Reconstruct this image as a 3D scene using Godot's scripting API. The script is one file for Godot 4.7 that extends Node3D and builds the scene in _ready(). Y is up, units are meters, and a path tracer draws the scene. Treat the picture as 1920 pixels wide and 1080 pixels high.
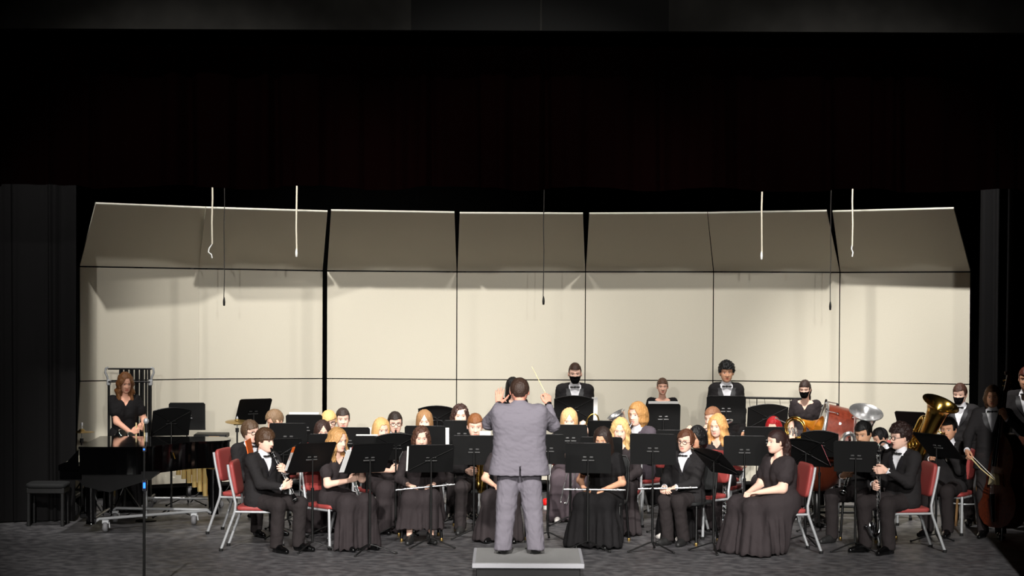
extends Node3D
# A concert band on a school stage: the stage and its reflector shell, the players with their chairs, stands and
# instruments, and the conductor on a podium. Metres, y up, the audience on the +z side.

const LENS := 4500.0      # focal length in pixels of the 1920 wide frame
const EYE_V := 440.0      # image row of the eye level
const EYE_H := 3.3        # eye height above the stage floor
const EYE_Z := 27.0
const ROLL := 0.0045

var M := {}
var used := {}
var noise := FastNoiseLite.new()
var rng := RandomNumberGenerator.new()

# ---------------------------------------------------------------- places
func spot(u: float, v: float) -> Vector3:      # the point of the stage floor at this place of the photograph
	var d := LENS * EYE_H / (v - (u - 960.0) * ROLL - EYE_V)
	return Vector3((u + (v - 540.0) * ROLL - 960.0) / LENS * d, 0, EYE_Z - d)

func pt(u: float, v: float, z: float) -> Vector3:   # the point at depth z
	var d := EYE_Z - z
	return Vector3((u + (v - 540.0) * ROLL - 960.0) / LENS * d, EYE_H - (v - (u - 960.0) * ROLL - EYE_V) / LENS * d, z)

# ---------------------------------------------------------------- mesh collecting
class MB:
	var v := PackedVector3Array()
	var n := PackedVector3Array()
	var c := PackedColorArray()
	var i := PackedInt32Array()

	func rows(r: Array, wrap := true) -> void:      # a smooth sheet through rows of points
		var w: int = r[0].size()
		var base := v.size()
		for row in r:
			v.append_array(row)
		var nn := PackedVector3Array()
		nn.resize(r.size() * w)
		var last := w if wrap else w - 1
		for y in r.size() - 1:
			for x in last:
				var x1 := (x + 1) % w
				var a := y * w + x
				var b := y * w + x1
				var d := (y + 1) * w + x
				var e := (y + 1) * w + x1
				var f := (v[base + e] - v[base + a]).cross(v[base + d] - v[base + b])
				nn[a] += f
				nn[b] += f
				nn[d] += f
				nn[e] += f
				i.append_array([base + a, base + d, base + b, base + b, base + d, base + e])
		for k in nn.size():
			nn[k] = nn[k].normalized()
		n.append_array(nn)

	func fan(ring: PackedVector3Array, normal: Vector3) -> void:
		var base := v.size()
		var m := Vector3.ZERO
		for p in ring:
			m += p
		v.append(m / ring.size())
		n.append(normal)
		for p in ring:
			v.append(p)
			n.append(normal)
		var flip := (ring[0] - v[base]).cross(ring[1] - v[base]).dot(normal) > 0
		for k in ring.size():
			var a := base + 1 + k
			var b := base + 1 + (k + 1) % ring.size()
			if flip:
				i.append_array([base, b, a])
			else:
				i.append_array([base, a, b])

	func poly(p: Array, normal: Vector3) -> void:     # a flat convex face
		fan(PackedVector3Array(p), normal)

	func tube(path: Array, radii, sides := 10, caps := true, flat := 1.0) -> void:
		var up := Vector3.UP
		var t0: Vector3 = (path[1] - path[0]).normalized()
		if absf(t0.dot(up)) > 0.9:
			up = Vector3.RIGHT
		var uu := t0.cross(up).normalized()
		var r := []
		for k in path.size():
			var a: Vector3 = path[maxi(k - 1, 0)]
			var b: Vector3 = path[mini(k + 1, path.size() - 1)]
			var t := (b - a).normalized()
			uu = (uu - t * uu.dot(t)).normalized()
			var ww := t.cross(uu)
			var rad: float = radii if radii is float else radii[k]
			var ring := PackedVector3Array()
			for s in sides:
				var an := TAU * s / sides
				ring.append(path[k] + (uu * cos(an) + ww * sin(an) * flat) * rad)
			r.append(ring)
		rows(r)
		if caps:
			fan(r[0], (path[0] - path[1]).normalized())
			fan(r[-1], (path[-1] - path[-2]).normalized())

	func pipe(path: Array, radii, sides := 10, caps := true) -> void:     # a tube through a smooth curve
		var p := []
		var r := []
		for k in path.size() - 1:
			var a: Vector3 = path[maxi(k - 1, 0)]
			var d: Vector3 = path[mini(k + 2, path.size() - 1)]
			for s in 4:
				p.append((path[k] as Vector3).cubic_interpolate(path[k + 1], a, d, s / 4.0))
				r.append(radii if radii is float else lerpf(radii[k], radii[k + 1], s / 4.0))
		p.append(path[-1])
		r.append(radii if radii is float else radii[-1])
		tube(p, r, sides, caps)

	func lathe(profile: Array, xf := Transform3D(), sides := 24) -> void:   # profile of (radius, height), bottom to top
		var r := []
		for p in profile:
			var ring := PackedVector3Array()
			for s in sides:
				var an := -TAU * s / sides
				ring.append(xf * Vector3(cos(an) * p.x, p.y, sin(an) * p.x))
			r.append(ring)
		rows(r)

	func box(centre: Vector3, size: Vector3, bevel := 0.0, basis := Basis()) -> void:
		var h := size * 0.5
		var b := minf(bevel, minf(h.x, minf(h.y, h.z)) * 0.9)
		for ax in 3:
			for sg in [-1.0, 1.0]:
				var nrm := Vector3.ZERO
				nrm[ax] = sg
				var a1 := (ax + 1) % 3
				var a2 := (ax + 2) % 3
				var q := []
				for st in [[-1, -1], [1, -1], [1, 1], [-1, 1]]:
					var p := Vector3.ZERO
					p[ax] = sg * h[ax]
					p[a1] = st[0] * (h[a1] - b)
					p[a2] = st[1] * (h[a2] - b)
					q.append(centre + basis * p)
				poly4(q, basis * nrm)
		if b > 0.0:
			for ax in 3:
				var a1 := (ax + 1) % 3
				var a2 := (ax + 2) % 3
				for s1 in [-1.0, 1.0]:
					for s2 in [-1.0, 1.0]:
						var q := []
						for e in [[-1, 0], [1, 0], [1, 1], [-1, 1]]:
							var p := Vector3.ZERO
							p[ax] = e[0] * (h[ax] - b)
							p[a1] = s1 * (h[a1] - (b if e[1] else 0.0))
							p[a2] = s2 * (h[a2] - (0.0 if e[1] else b))
							q.append(centre + basis * p)
						var nn := Vector3.ZERO
						nn[a1] = s1
						nn[a2] = s2
						poly4(q, (basis * nn).normalized())
			for s0 in [-1.0, 1.0]:
				for s1 in [-1.0, 1.0]:
					for s2 in [-1.0, 1.0]:
						var sv := Vector3(s0, s1, s2)
						var q := PackedVector3Array()
						for ax in 3:
							var p := sv * (h - Vector3.ONE * b)
							p[ax] = sv[ax] * h[ax]
							q.append(centre + basis * p)
						tri(q[0], q[1], q[2], (basis * sv).normalized())

	func tri(a: Vector3, b: Vector3, d: Vector3, normal: Vector3) -> void:
		var base := v.size()
		v.append_array([a, b, d])
		n.append_array([normal, normal, normal])
		if (b - a).cross(d - a).dot(normal) > 0:
			i.append_array([base, base + 2, base + 1])
		else:
			i.append_array([base, base + 1, base + 2])

	func poly4(q: Array, normal: Vector3) -> void:
		tri(q[0], q[1], q[2], normal)
		tri(q[0], q[2], q[3], normal)

	func slab(outline: Array, lo: Vector3, hi: Vector3) -> void:   # an outline (Vector3, any plane) pushed from lo to hi, convex or not
		var flat := PackedVector2Array()
		var d := (hi - lo).normalized()
		var e1 := (outline[1] - outline[0] as Vector3).normalized()
		e1 = (e1 - d * e1.dot(d)).normalized()
		var e2 := d.cross(e1)
		for p in outline:
			flat.append(Vector2(p.dot(e1), p.dot(e2)))
		var t := Geometry2D.triangulate_polygon(flat)
		for k in range(0, t.size(), 3):
			tri(outline[t[k]] + hi, outline[t[k + 1]] + hi, outline[t[k + 2]] + hi, d)
			tri(outline[t[k]] + lo, outline[t[k + 1]] + lo, outline[t[k + 2]] + lo, -d)
		var area := 0.0
		for k in flat.size():
			area += flat[k].cross(flat[(k + 1) % flat.size()])
		for k in outline.size():
			var a: Vector3 = outline[k]
			var b: Vector3 = outline[(k + 1) % outline.size()]
			var nn := (b - a).cross(d).normalized() * signf(area)
			poly4([a + lo, b + lo, b + hi, a + hi], nn)

	func ball(centre: Vector3, r: Vector3, basis := Basis(), seg := 12, ring := 8) -> void:
		var rr := []
		for y in ring + 1:
			var e := -PI / 2 + PI * y / ring
			var row := PackedVector3Array()
			for s in seg:
				var an := -TAU * s / seg
				row.append(centre + basis * (Vector3(cos(e) * cos(an), sin(e), cos(e) * sin(an)) * r))
			rr.append(row)
		rows(rr)

	func ring(centre: Vector3, axis: Vector3, radius: float, thick: float, seg := 24, sides := 6) -> void:
		var u := axis.cross(Vector3.UP if absf(axis.y) < 0.9 else Vector3.RIGHT).normalized()
		var w := axis.cross(u).normalized()
		var rr := []
		for k in seg + 1:
			var an := TAU * k / seg
			var out := u * cos(an) + w * sin(an)
			var row := PackedVector3Array()
			for s in sides:
				var b := -TAU * s / sides
				row.append(centre + out * (radius + cos(b) * thick) + axis.normalized() * sin(b) * thick)
			rr.append(row)
		rows(rr)

	func add(o: MB, xf := Transform3D(), mirror := false) -> void:
		var base := v.size()
		for p in o.v:
			v.append(xf * (Vector3(-p.x, p.y, p.z) if mirror else p))
		for p in o.n:
			n.append((xf.basis * (Vector3(-p.x, p.y, p.z) if mirror else p)).normalized())
		if mirror:
			for k in range(0, o.i.size(), 3):
				i.append_array([base + o.i[k], base + o.i[k + 2], base + o.i[k + 1]])
		else:
			for k in o.i:
				i.append(base + k)

	func mesh() -> ArrayMesh:
		var a := []
		a.resize(Mesh.ARRAY_MAX)
		a[Mesh.ARRAY_VERTEX] = v
		a[Mesh.ARRAY_NORMAL] = n
		if c.size() == v.size():
			a[Mesh.ARRAY_COLOR] = c
		a[Mesh.ARRAY_INDEX] = i
		var m := ArrayMesh.new()
		m.add_surface_from_arrays(Mesh.PRIMITIVE_TRIANGLES, a)
		return m

# ---------------------------------------------------------------- nodes
func numbered(called: String) -> String:
	var k: int = used.get(called, 0)
	used[called] = k + 1
	return called if k == 0 else "%s_%03d" % [called, k]

func thing(called: String, label: String, category: String, at := Vector3.ZERO, turn := 0.0, group := "") -> Node3D:
	var o := Node3D.new()
	o.name = numbered(called)
	add_child(o)
	o.position = at
	o.rotation.y = turn
	o.set_meta("label", label)
	o.set_meta("category", category)
	if group:
		o.set_meta("group", group)
	return o

func part(called: String, mb, m: Material, parent: Node3D, at := Vector3.ZERO, label := "") -> MeshInstance3D:
	var o := MeshInstance3D.new()
	o.mesh = mb.mesh() if mb is MB else mb
	o.material_override = m
	o.name = called
	o.position = at
	o.cast_shadow = GeometryInstance3D.SHADOW_CASTING_SETTING_ON
	if label:
		o.set_meta("label", label)
	parent.add_child(o, true)
	return o

func struct(called: String, mb: MB, m: Material, label := "", category := "") -> MeshInstance3D:
	var o := part(called, mb, m, self)
	o.set_meta("kind", "structure")
	if label:
		o.set_meta("label", label)
	if category:
		o.set_meta("category", category)
	return o

# ---------------------------------------------------------------- materials
func tex(freq: float, lo: Color, hi: Color, size := 512, octaves := 4, seed_ := 1) -> NoiseTexture2D:
	var t := NoiseTexture2D.new()
	var f := FastNoiseLite.new()
	f.seed = seed_
	f.frequency = freq
	f.fractal_octaves = octaves
	t.noise = f
	t.width = size
	t.height = size
	t.seamless = true
	var g := Gradient.new()
	g.set_color(0, lo)
	g.set_color(1, hi)
	t.color_ramp = g
	return t

func bumps(freq: float, strength: float, size := 512, seed_ := 3) -> NoiseTexture2D:
	var t := NoiseTexture2D.new()
	var f := FastNoiseLite.new()
	f.seed = seed_
	f.frequency = freq
	t.noise = f
	t.width = size
	t.height = size
	t.seamless = true
	t.as_normal_map = true
	t.bump_strength = strength
	return t

func mat(color: Color, rough := 0.6, metal := 0.0, spec := 0.5) -> StandardMaterial3D:
	var m := StandardMaterial3D.new()
	m.albedo_color = color
	m.roughness = rough
	m.metallic = metal
	m.metallic_specular = spec
	return m

func grained(m: StandardMaterial3D, t: Texture2D, scale: float, normal: Texture2D = null, nscale := 1.0) -> StandardMaterial3D:
	m.uv1_triplanar = true
	m.uv1_scale = Vector3.ONE * scale
	if t:
		m.albedo_texture = t
	if normal:
		m.normal_enabled = true
		m.normal_texture = normal
		m.normal_scale = nscale
	return m

func materials() -> void:
	var weave := bumps(0.25, 6.0, 256)
	var speck := tex(0.35, Color(0.93, 0.93, 0.93), Color(1, 1, 1), 512, 2, 5)
	var blot := tex(0.012, Color(0.78, 0.78, 0.78), Color(1, 1, 1), 512, 5, 8)
	var scuff := tex(0.02, Color(0.5, 0.5, 0.52), Color(1, 1, 1), 1024, 6, 11)
	M.shell = grained(mat(Color(0.90, 0.875, 0.805), 0.9, 0.0, 0.2), speck, 1.3, weave, 0.06)
	M.shell_edge = mat(Color(0.86, 0.85, 0.8), 0.55, 0.0, 0.3)
	M.shell_frame = mat(Color(0.05, 0.05, 0.05), 0.6)
	M.floor = grained(mat(Color(0.44, 0.435, 0.44), 0.42, 0.0, 0.35), scuff, 0.3)
	M.floor.uv1_world_triplanar = true
	M.floor.roughness_texture = tex(0.015, Color(0.6, 0.6, 0.6), Color(1, 1, 1), 512, 5, 21)
	M.floor.roughness = 0.6
	M.stagehouse = mat(Color(0.03, 0.03, 0.03), 0.95, 0.0, 0.1)
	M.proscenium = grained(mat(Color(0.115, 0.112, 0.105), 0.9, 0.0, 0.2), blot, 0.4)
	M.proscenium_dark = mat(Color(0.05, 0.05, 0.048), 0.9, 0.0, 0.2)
	M.velour = grained(mat(Color(0.10, 0.098, 0.10), 0.95, 0.0, 0.1), null, 6.0, weave, 0.4)
	M.red_velour = grained(mat(Color(0.012, 0.003, 0.003), 0.98, 0.0, 0.03), null, 6.0, weave, 0.4)
	M.stand = mat(Color(0.045, 0.046, 0.048), 0.5, 0.0, 0.4)
	M.stand_pole = mat(Color(0.10, 0.10, 0.10), 0.35, 0.3, 0.5)
	M.bracket = mat(Color(0.40, 0.40, 0.40), 0.4, 0.6)
	M.paper = mat(Color(0.93, 0.93, 0.92), 0.8, 0.0, 0.2)
	M.orange = mat(Color(0.85, 0.38, 0.10), 0.7)
	M.pink = mat(Color(0.80, 0.45, 0.48), 0.7)
	M.vinyl = grained(mat(Color(0.60, 0.255, 0.245), 0.45, 0.0, 0.4), null, 5.0, weave, 0.12)
	M.steel = mat(Color(0.72, 0.73, 0.74), 0.38, 0.35, 0.5)
	M.chrome = mat(Color(0.86, 0.87, 0.88), 0.12, 1.0)
	M.silver = mat(Color(0.90, 0.90, 0.90), 0.22, 0.9)
	M.black_plastic = mat(Color(0.035, 0.036, 0.04), 0.4)
	M.black_cushion = grained(mat(Color(0.07, 0.075, 0.08), 0.8), null, 5.0, weave, 0.3)
	M.rubber = mat(Color(0.03, 0.03, 0.03), 0.8)
	M.caster_wheel = mat(Color(0.45, 0.45, 0.46), 0.6)
	M.lacquer = mat(Color(0.012, 0.012, 0.014), 0.07)
	M.ebony = mat(Color(0.03, 0.03, 0.033), 0.22)
	M.ivory = mat(Color(0.9, 0.88, 0.8), 0.3)
	M.brass = mat(Color(0.82, 0.67, 0.34), 0.2, 1.0)
	M.gold_pipe = mat(Color(0.92, 0.80, 0.52), 0.42, 0.25)
	M.bronze = mat(Color(0.72, 0.60, 0.36), 0.32, 0.9)
	M.bell_yellow = mat(Color(0.88, 0.56, 0.16), 0.3, 0.6)
	M.mahogany = grained(mat(Color(0.47, 0.20, 0.135), 0.28), tex(0.03, Color(0.7, 0.66, 0.62), Color(1, 1, 1), 512, 5, 31), 1.4)
	M.copper = mat(Color(0.46, 0.21, 0.13), 0.35, 0.6)
	M.drumhead = mat(Color(0.86, 0.84, 0.78), 0.6)
	M.maple = grained(mat(Color(0.44, 0.19, 0.10), 0.3), tex(0.02, Color(0.55, 0.5, 0.48), Color(1, 1, 1), 512, 5, 37), 2.0)
	M.tan_wood = mat(Color(0.62, 0.47, 0.30), 0.5)
	M.rosewood = mat(Color(0.22, 0.12, 0.07), 0.4)
	M.cream_wood = mat(Color(0.90, 0.82, 0.62), 0.5)
	M.carpet = grained(mat(Color(0.56, 0.558, 0.555), 0.95, 0.0, 0.1), speck, 6.0, weave, 0.6)
	M.podium_trim = mat(Color(0.60, 0.60, 0.62), 0.5)
	M.red_rubber = mat(Color(0.85, 0.08, 0.07), 0.4)
	M.clear_bottle = mat(Color(0.8, 0.84, 0.88), 0.15, 0.0)
	M.tux = grained(mat(Color(0.155, 0.148, 0.152), 0.85, 0.0, 0.25), null, 8.0, weave, 0.35)
	M.trousers = grained(mat(Color(0.185, 0.168, 0.17), 0.9, 0.0, 0.2), null, 8.0, weave, 0.35)
	M.dress = grained(mat(Color(0.195, 0.172, 0.178), 0.85, 0.0, 0.3), null, 8.0, weave, 0.3)
	M.dress_dark = grained(mat(Color(0.09, 0.085, 0.09), 0.85, 0.0, 0.3), null, 8.0, weave, 0.3)
	M.dress_grey = grained(mat(Color(0.33, 0.29, 0.31), 0.85, 0.0, 0.3), null, 8.0, weave, 0.3)
	M.grey_suit = grained(mat(Color(0.467, 0.45, 0.485), 0.9, 0.0, 0.2), tex(0.3, Color(0.84, 0.84, 0.84), Color(1, 1, 1), 256, 2, 41), 9.0, weave, 0.4)
	M.charcoal_suit = grained(mat(Color(0.33, 0.30, 0.33), 0.9, 0.0, 0.2), null, 8.0, weave, 0.35)
	M.satin = mat(Color(0.12, 0.115, 0.13), 0.55)
	M.shirt = mat(Color(0.93, 0.93, 0.95), 0.8, 0.0, 0.2)
	M.bow = mat(Color(0.03, 0.03, 0.035), 0.5)
	M.mask = mat(Color(0.045, 0.045, 0.05), 0.9, 0.0, 0.2)
	M.shoe = mat(Color(0.03, 0.03, 0.032), 0.16)
	M.shoe_dull = mat(Color(0.13, 0.13, 0.13), 0.5)
	M.shoe_white = mat(Color(0.9, 0.88, 0.86), 0.6)
	M.spectacles = mat(Color(0.06, 0.03, 0.03), 0.3)
	M.sock_red = mat(Color(0.5, 0.15, 0.12), 0.9)
	M.skin = mat(Color.WHITE, 0.6, 0.0, 0.3)
	M.skin.vertex_color_use_as_albedo = true
	M.cable = mat(Color(0.93, 0.90, 0.82), 0.6)
	M.dark_cable = mat(Color(0.16, 0.15, 0.14), 0.6)
	M.lens = mat(Color(1, 0.95, 0.85), 0.3)
	M.lens.emission_enabled = true
	M.lens.emission = Color(1, 0.93, 0.8)
	M.lens.emission_energy_multiplier = 4.0
	M.led = mat(Color(0.1, 0.3, 0.9), 0.4)
	M.led.emission_enabled = true
	M.led.emission = Color(0.12, 0.40, 1.0)
	M.led.emission_energy_multiplier = 3.0

func hair_mat(c: Color) -> StandardMaterial3D:
	var key := "hair" + c.to_html()
	if not M.has(key):
		if not M.has("strands"):
			M.strands = bumps(0.08, 8.0, 256, 51)
		M[key] = grained(mat(c, 0.5, 0.0, 0.45), null, 9.0, M.strands, 0.7)
		M[key].uv1_scale = Vector3(22, 2.5, 22)
	return M[key]

# ---------------------------------------------------------------- the scene
func _ready() -> void:
	rng.seed = 7
	noise.seed = 3
	noise.frequency = 1.0
	# camera
	var cam := Camera3D.new()
	cam.name = "camera"
	cam.fov = rad_to_deg(2.0 * atan(540.0 / LENS))
	cam.near = 0.5
	cam.far = 120.0
	cam.position = Vector3(0, EYE_H, EYE_Z)
	cam.rotation = Vector3(-atan((540.0 - EYE_V) / LENS), 0, ROLL)
	add_child(cam)
	cam.make_current()
	# environment: a closed, dark hall
	var env := Environment.new()
	env.background_mode = Environment.BG_COLOR
	env.background_color = Color(0, 0, 0)
	env.tonemap_mode = Environment.TONE_MAPPER_LINEAR
	env.tonemap_exposure = 1.0
	env.sdfgi_enabled = true
	env.ssao_enabled = true
	env.ssil_enabled = true
	var we := WorldEnvironment.new()
	we.name = "environment"
	we.environment = env
	add_child(we)
	materials()
	stage_lights()
	setting()
	shell()
	furniture()
	percussion()
	people()

func lamp(label: String, at: Vector3, to: Vector3, energy: float, angle: float, blend: float, size := 0.12, color := Color(1, 0.985, 0.965)) -> void:
	var o := thing("stage_light", label, "light", at, 0.0, "stage lights above the frame")
	var aim := Basis.looking_at((to - at).normalized(), Vector3.UP)
	var can := MB.new()
	can.lathe([Vector2(0.0, 0.44), Vector2(0.07, 0.44), Vector2(0.1, 0.36), Vector2(0.1, 0.02), Vector2(0.115, 0.0), Vector2(0.105, 0.0), Vector2(0.09, 0.03), Vector2(0.0, 0.03)], Transform3D(aim * Basis(Vector3.RIGHT, PI / 2), Vector3.ZERO), 20)
	part("body", can, M.stand, o)
	var lens := MB.new()
	lens.lathe([Vector2(0.0, -0.004), Vector2(0.085, -0.004), Vector2(0.085, 0.004), Vector2(0.0, 0.004)], Transform3D(aim * Basis(Vector3.RIGHT, PI / 2), Vector3.ZERO), 20)
	part("lens", lens, M.lens, o)
	var yoke := MB.new()
	yoke.tube([aim * Vector3(-0.12, 0, 0.2), aim * Vector3(-0.12, 0, 0.2) + Vector3(0, 0.22, 0), aim * Vector3(0.12, 0, 0.2) + Vector3(0, 0.22, 0), aim * Vector3(0.12, 0, 0.2)], 0.012, 6)
	yoke.tube([aim * Vector3(0, 0, 0.2) + Vector3(0, 0.22, 0), aim * Vector3(0, 0, 0.2) + Vector3(0, 0.4, 0)], 0.02, 6)
	part("yoke", yoke, M.stand, o)
	var l := SpotLight3D.new()
	l.name = "beam"
	l.light_energy = energy
	l.light_color = color
	l.light_size = size
	l.spot_angle = angle
	l.spot_angle_attenuation = blend
	l.spot_range = 60.0
	l.spot_attenuation = 2.0
	l.shadow_enabled = true
	o.add_child(l)
	l.position = aim * Vector3(0, 0, -0.06)
	l.basis = aim

func stage_lights() -> void:
	# the electric pipe over the front of the stage, behind the valance
	var across := ["leftmost", "second from the left", "middle", "second from the right", "rightmost"]
	var k := 0
	# place across the pipe, aim, energy, half angle, softness of the beam edge
	for e in [[-4.8, Vector3(-3.6, 0.9, -1.8), 42.0, 27.0, 0.8], [-2.4, Vector3(-1.9, 1.9, -3.4), 52.0, 23.0, 0.9], [0.0, Vector3(-0.2, 0.9, -1.6), 17.0, 28.0, 0.8], [2.0, Vector3(1.6, 0.9, -1.8), 42.0, 28.0, 0.8], [3.2, Vector3(5.3, 0.1, -2.8), 92.0, 19.0, 0.8]]:
		lamp("%s spotlight on the overhead pipe behind the valance" % across[k], Vector3(e[0], 8.6, 2.2), e[1], e[2], e[3], e[4], 0.10)
		k += 1
	# the ceiling cove of the house: steep front light that the valance keeps off the shell
	k = 0
	for e in [[-3.9, -2.2], [0.0, 0.0], [3.9, 2.5]]:
		lamp("%s spotlight in the house ceiling cove" % ["left", "middle", "right"][k], Vector3(e[0], 8.3, 16.0), Vector3(e[1], 0.3, 0.9), 200.0, 13.0, 0.5, 0.12)
		k += 1
	# the rail at the back of the house, a little above the lens
	k = 0
	for e in [[-3.4, -1.6], [1.6, 0.2], [3.0, 2.2]]:
		lamp("%s spotlight on the balcony rail" % ["left", "middle", "right"][k], Vector3(e[0], 6.2, 27.5), Vector3(e[1], 1.2, 0.5), 100.0, 11.0, 0.35, 0.10)
		k += 1

	for e in [[9.02, 2.35, 11.0, "black lighting pipe over the front of the stage"], [8.72, 16.1, 9.0, "black lighting pipe in the house ceiling cove"], [6.62, 27.65, 8.0, "black lighting pipe of the balcony rail"]]:
		var o := thing("lighting_pipe", e[3], "pipe", Vector3(0, e[0], e[1]), 0.0, "lighting pipes outside the frame")
		var b := MB.new()
		b.tube([Vector3(-e[2] * 0.5, 0, 0), Vector3(e[2] * 0.5, 0, 0)], 0.025, 8)
		part("pipe", b, M.stand, o)
		for x in [-0.4, 0.4]:
			b = MB.new()
			b.tube([Vector3(e[2] * x, 0, 0), Vector3(e[2] * x, 11.3 - e[0], 0)], 0.008, 6)
			part("hanger", b, M.stand, o)

func setting() -> void:
	var b := MB.new()
	b.box(Vector3(0, -0.15, 1.2), Vector3(22, 0.3, 12.8))
	struct("floor", b, M.floor, "dark scuffed stage floor", "floor")
	b = MB.new()
	b.box(Vector3(0, -1.3, 19.6), Vector3(22, 0.2, 24))
	struct("floor_house", b, M.stagehouse, "dark floor of the house", "floor")
	b = MB.new()
	b.box(Vector3(0, -0.75, 7.7), Vector3(22, 0.9, 0.2))
	struct("wall_apron", b, M.stagehouse, "low front wall of the stage", "wall")
	b = MB.new()
	b.box(Vector3(0, 5, -5.3), Vector3(22, 13, 0.2))
	struct("wall_back", b, M.stagehouse, "black back wall of the stage", "wall")
	for s in [-1, 1]:
		b = MB.new()
		b.box(Vector3(s * 11.1, 4.9, 13), Vector3(0.2, 12.8, 36.8))
		struct("wall_left" if s < 0 else "wall_right", b, M.stagehouse, "dark side wall of the hall on the %s" % ("left" if s < 0 else "right"), "wall")
	b = MB.new()
	b.box(Vector3(0, 5, 31.5), Vector3(22, 13, 0.2))
	struct("wall_rear", b, M.stagehouse, "dark rear wall of the house", "wall")
	b = MB.new()
	b.box(Vector3(0, 11.4, 13), Vector3(22.4, 0.2, 37))
	struct("ceiling", b, M.stagehouse, "dark ceiling", "ceiling")
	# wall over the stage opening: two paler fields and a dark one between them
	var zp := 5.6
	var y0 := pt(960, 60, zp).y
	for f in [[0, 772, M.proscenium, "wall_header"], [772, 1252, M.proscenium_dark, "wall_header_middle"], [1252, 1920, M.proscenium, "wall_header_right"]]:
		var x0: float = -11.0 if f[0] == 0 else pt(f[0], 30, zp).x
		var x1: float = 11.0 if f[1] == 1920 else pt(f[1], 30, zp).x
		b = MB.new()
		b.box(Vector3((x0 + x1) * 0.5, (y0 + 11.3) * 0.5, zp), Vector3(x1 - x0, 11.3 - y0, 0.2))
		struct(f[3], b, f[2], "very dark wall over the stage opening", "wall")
	# the sides of the stage opening, just outside the picture
	for side in [-1, 1]:
		b = MB.new()
		b.box(Vector3(side * 7.93 - (0.25 if side < 0 else 0.0), 3.4, 4.95), Vector3(6.14 - (0.5 if side < 0 else 0.0), 9.0, 0.25))
		struct("wall_proscenium_left" if side < 0 else "wall_proscenium_right", b, M.stagehouse, "black side of the stage opening", "wall")
	b = MB.new()
	var xs := pt(1014, 30, zp).x
	b.box(Vector3(xs, (y0 + 11.3) * 0.5, zp + 0.11), Vector3(0.015, 11.3 - y0, 0.02))
	struct("trim_1", b, M.proscenium, "thin upright seam strip on the dark wall over the stage", "trim")
	# curtains: a folded cloth between two points, hanging from y1 to y0
	var cl := thing("stage_valance", "black-looking red velour valance hanging across the top of the stage opening", "curtain", Vector3(0, 3.73, 4.6))
	part("cloth", drape(Vector3(-10.9, 0, 0), Vector3(10.9, 0, 0), 0.0, 4.2, 0.11, 0.42, 3, 0.02), M.red_velour, cl)
	var pipe := MB.new()
	pipe.tube([Vector3(-10.9, 4.2, 0), Vector3(10.9, 4.2, 0)], 0.03, 8)
	part("batten", pipe, M.stand, cl)
	var leg_data := [
		[spot(-120, 985), spot(135, 978), 8.6, "wide black velour leg curtain at the left of the stage behind the bench"],
		[pt(1834, 900, -0.9), pt(1878, 900, -0.6), 8.6, "narrow black velour leg curtain beside the right end of the cream shell"],
		[pt(1884, 900, -1.5), pt(2160, 900, -1.3), 8.6, "wide black velour leg curtain at the far right behind the bass players"],
	]
	for d in leg_data:
		var a: Vector3 = d[0]
		var c: Vector3 = d[1]
		a.y = 0
		c.y = 0
		var o := thing("leg_curtain", d[3], "curtain", Vector3((a.x + c.x) * 0.5, 0.015, (a.z + c.z) * 0.5), 0.0, "black leg curtains")
		part("cloth", drape(a - o.position + Vector3(0, 0.015, 0), c - o.position + Vector3(0, 0.015, 0), 0.0, d[2], 0.07, 0.26, int(absf(a.x) * 7), 0.0), M.velour, o)
		pipe = MB.new()
		pipe.tube([a - o.position + Vector3(0, d[2], 0), c - o.position + Vector3(0, d[2], 0)], 0.025, 8)
		part("batten", pipe, M.stand, o)

func drape(a: Vector3, b: Vector3, y0: float, y1: float, depth: float, pitch: float, seed_: int, wave: float) -> MB:
	var m := MB.new()
	var side := (b - a).normalized()
	var out := side.cross(Vector3.UP)
	var length := a.distance_to(b)
	var cols := int(length / pitch * 12.0) + 2
	for face in [1.0, -1.0]:
		var r := []
		for y in 13:
			var t := y / 12.0
			var row := PackedVector3Array()
			for x in cols:
				var s := length * x / (cols - 1)
				var ph := s / pitch * TAU + 1.7 * noise.get_noise_2d(s * 1.4 + seed_, 0.0) * 4.0
				var dd := sin(ph) * depth * (0.55 + 0.45 * noise.get_noise_2d(s * 0.9, seed_ + 5.0)) * (1.0 - 0.35 * t)
				row.append(a + side * (s + 0.03 * sin(ph * 0.5 + t * 2.0)) + out * (dd + 0.004 * face) + Vector3(0, lerpf(y0 + wave * sin(ph * 0.33 + 1.0) * (1.0 - t), y1, t), 0))
			if face < 0:
				row.reverse()
			r.append(row)
		m.rows(r, false)
	return m

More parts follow.
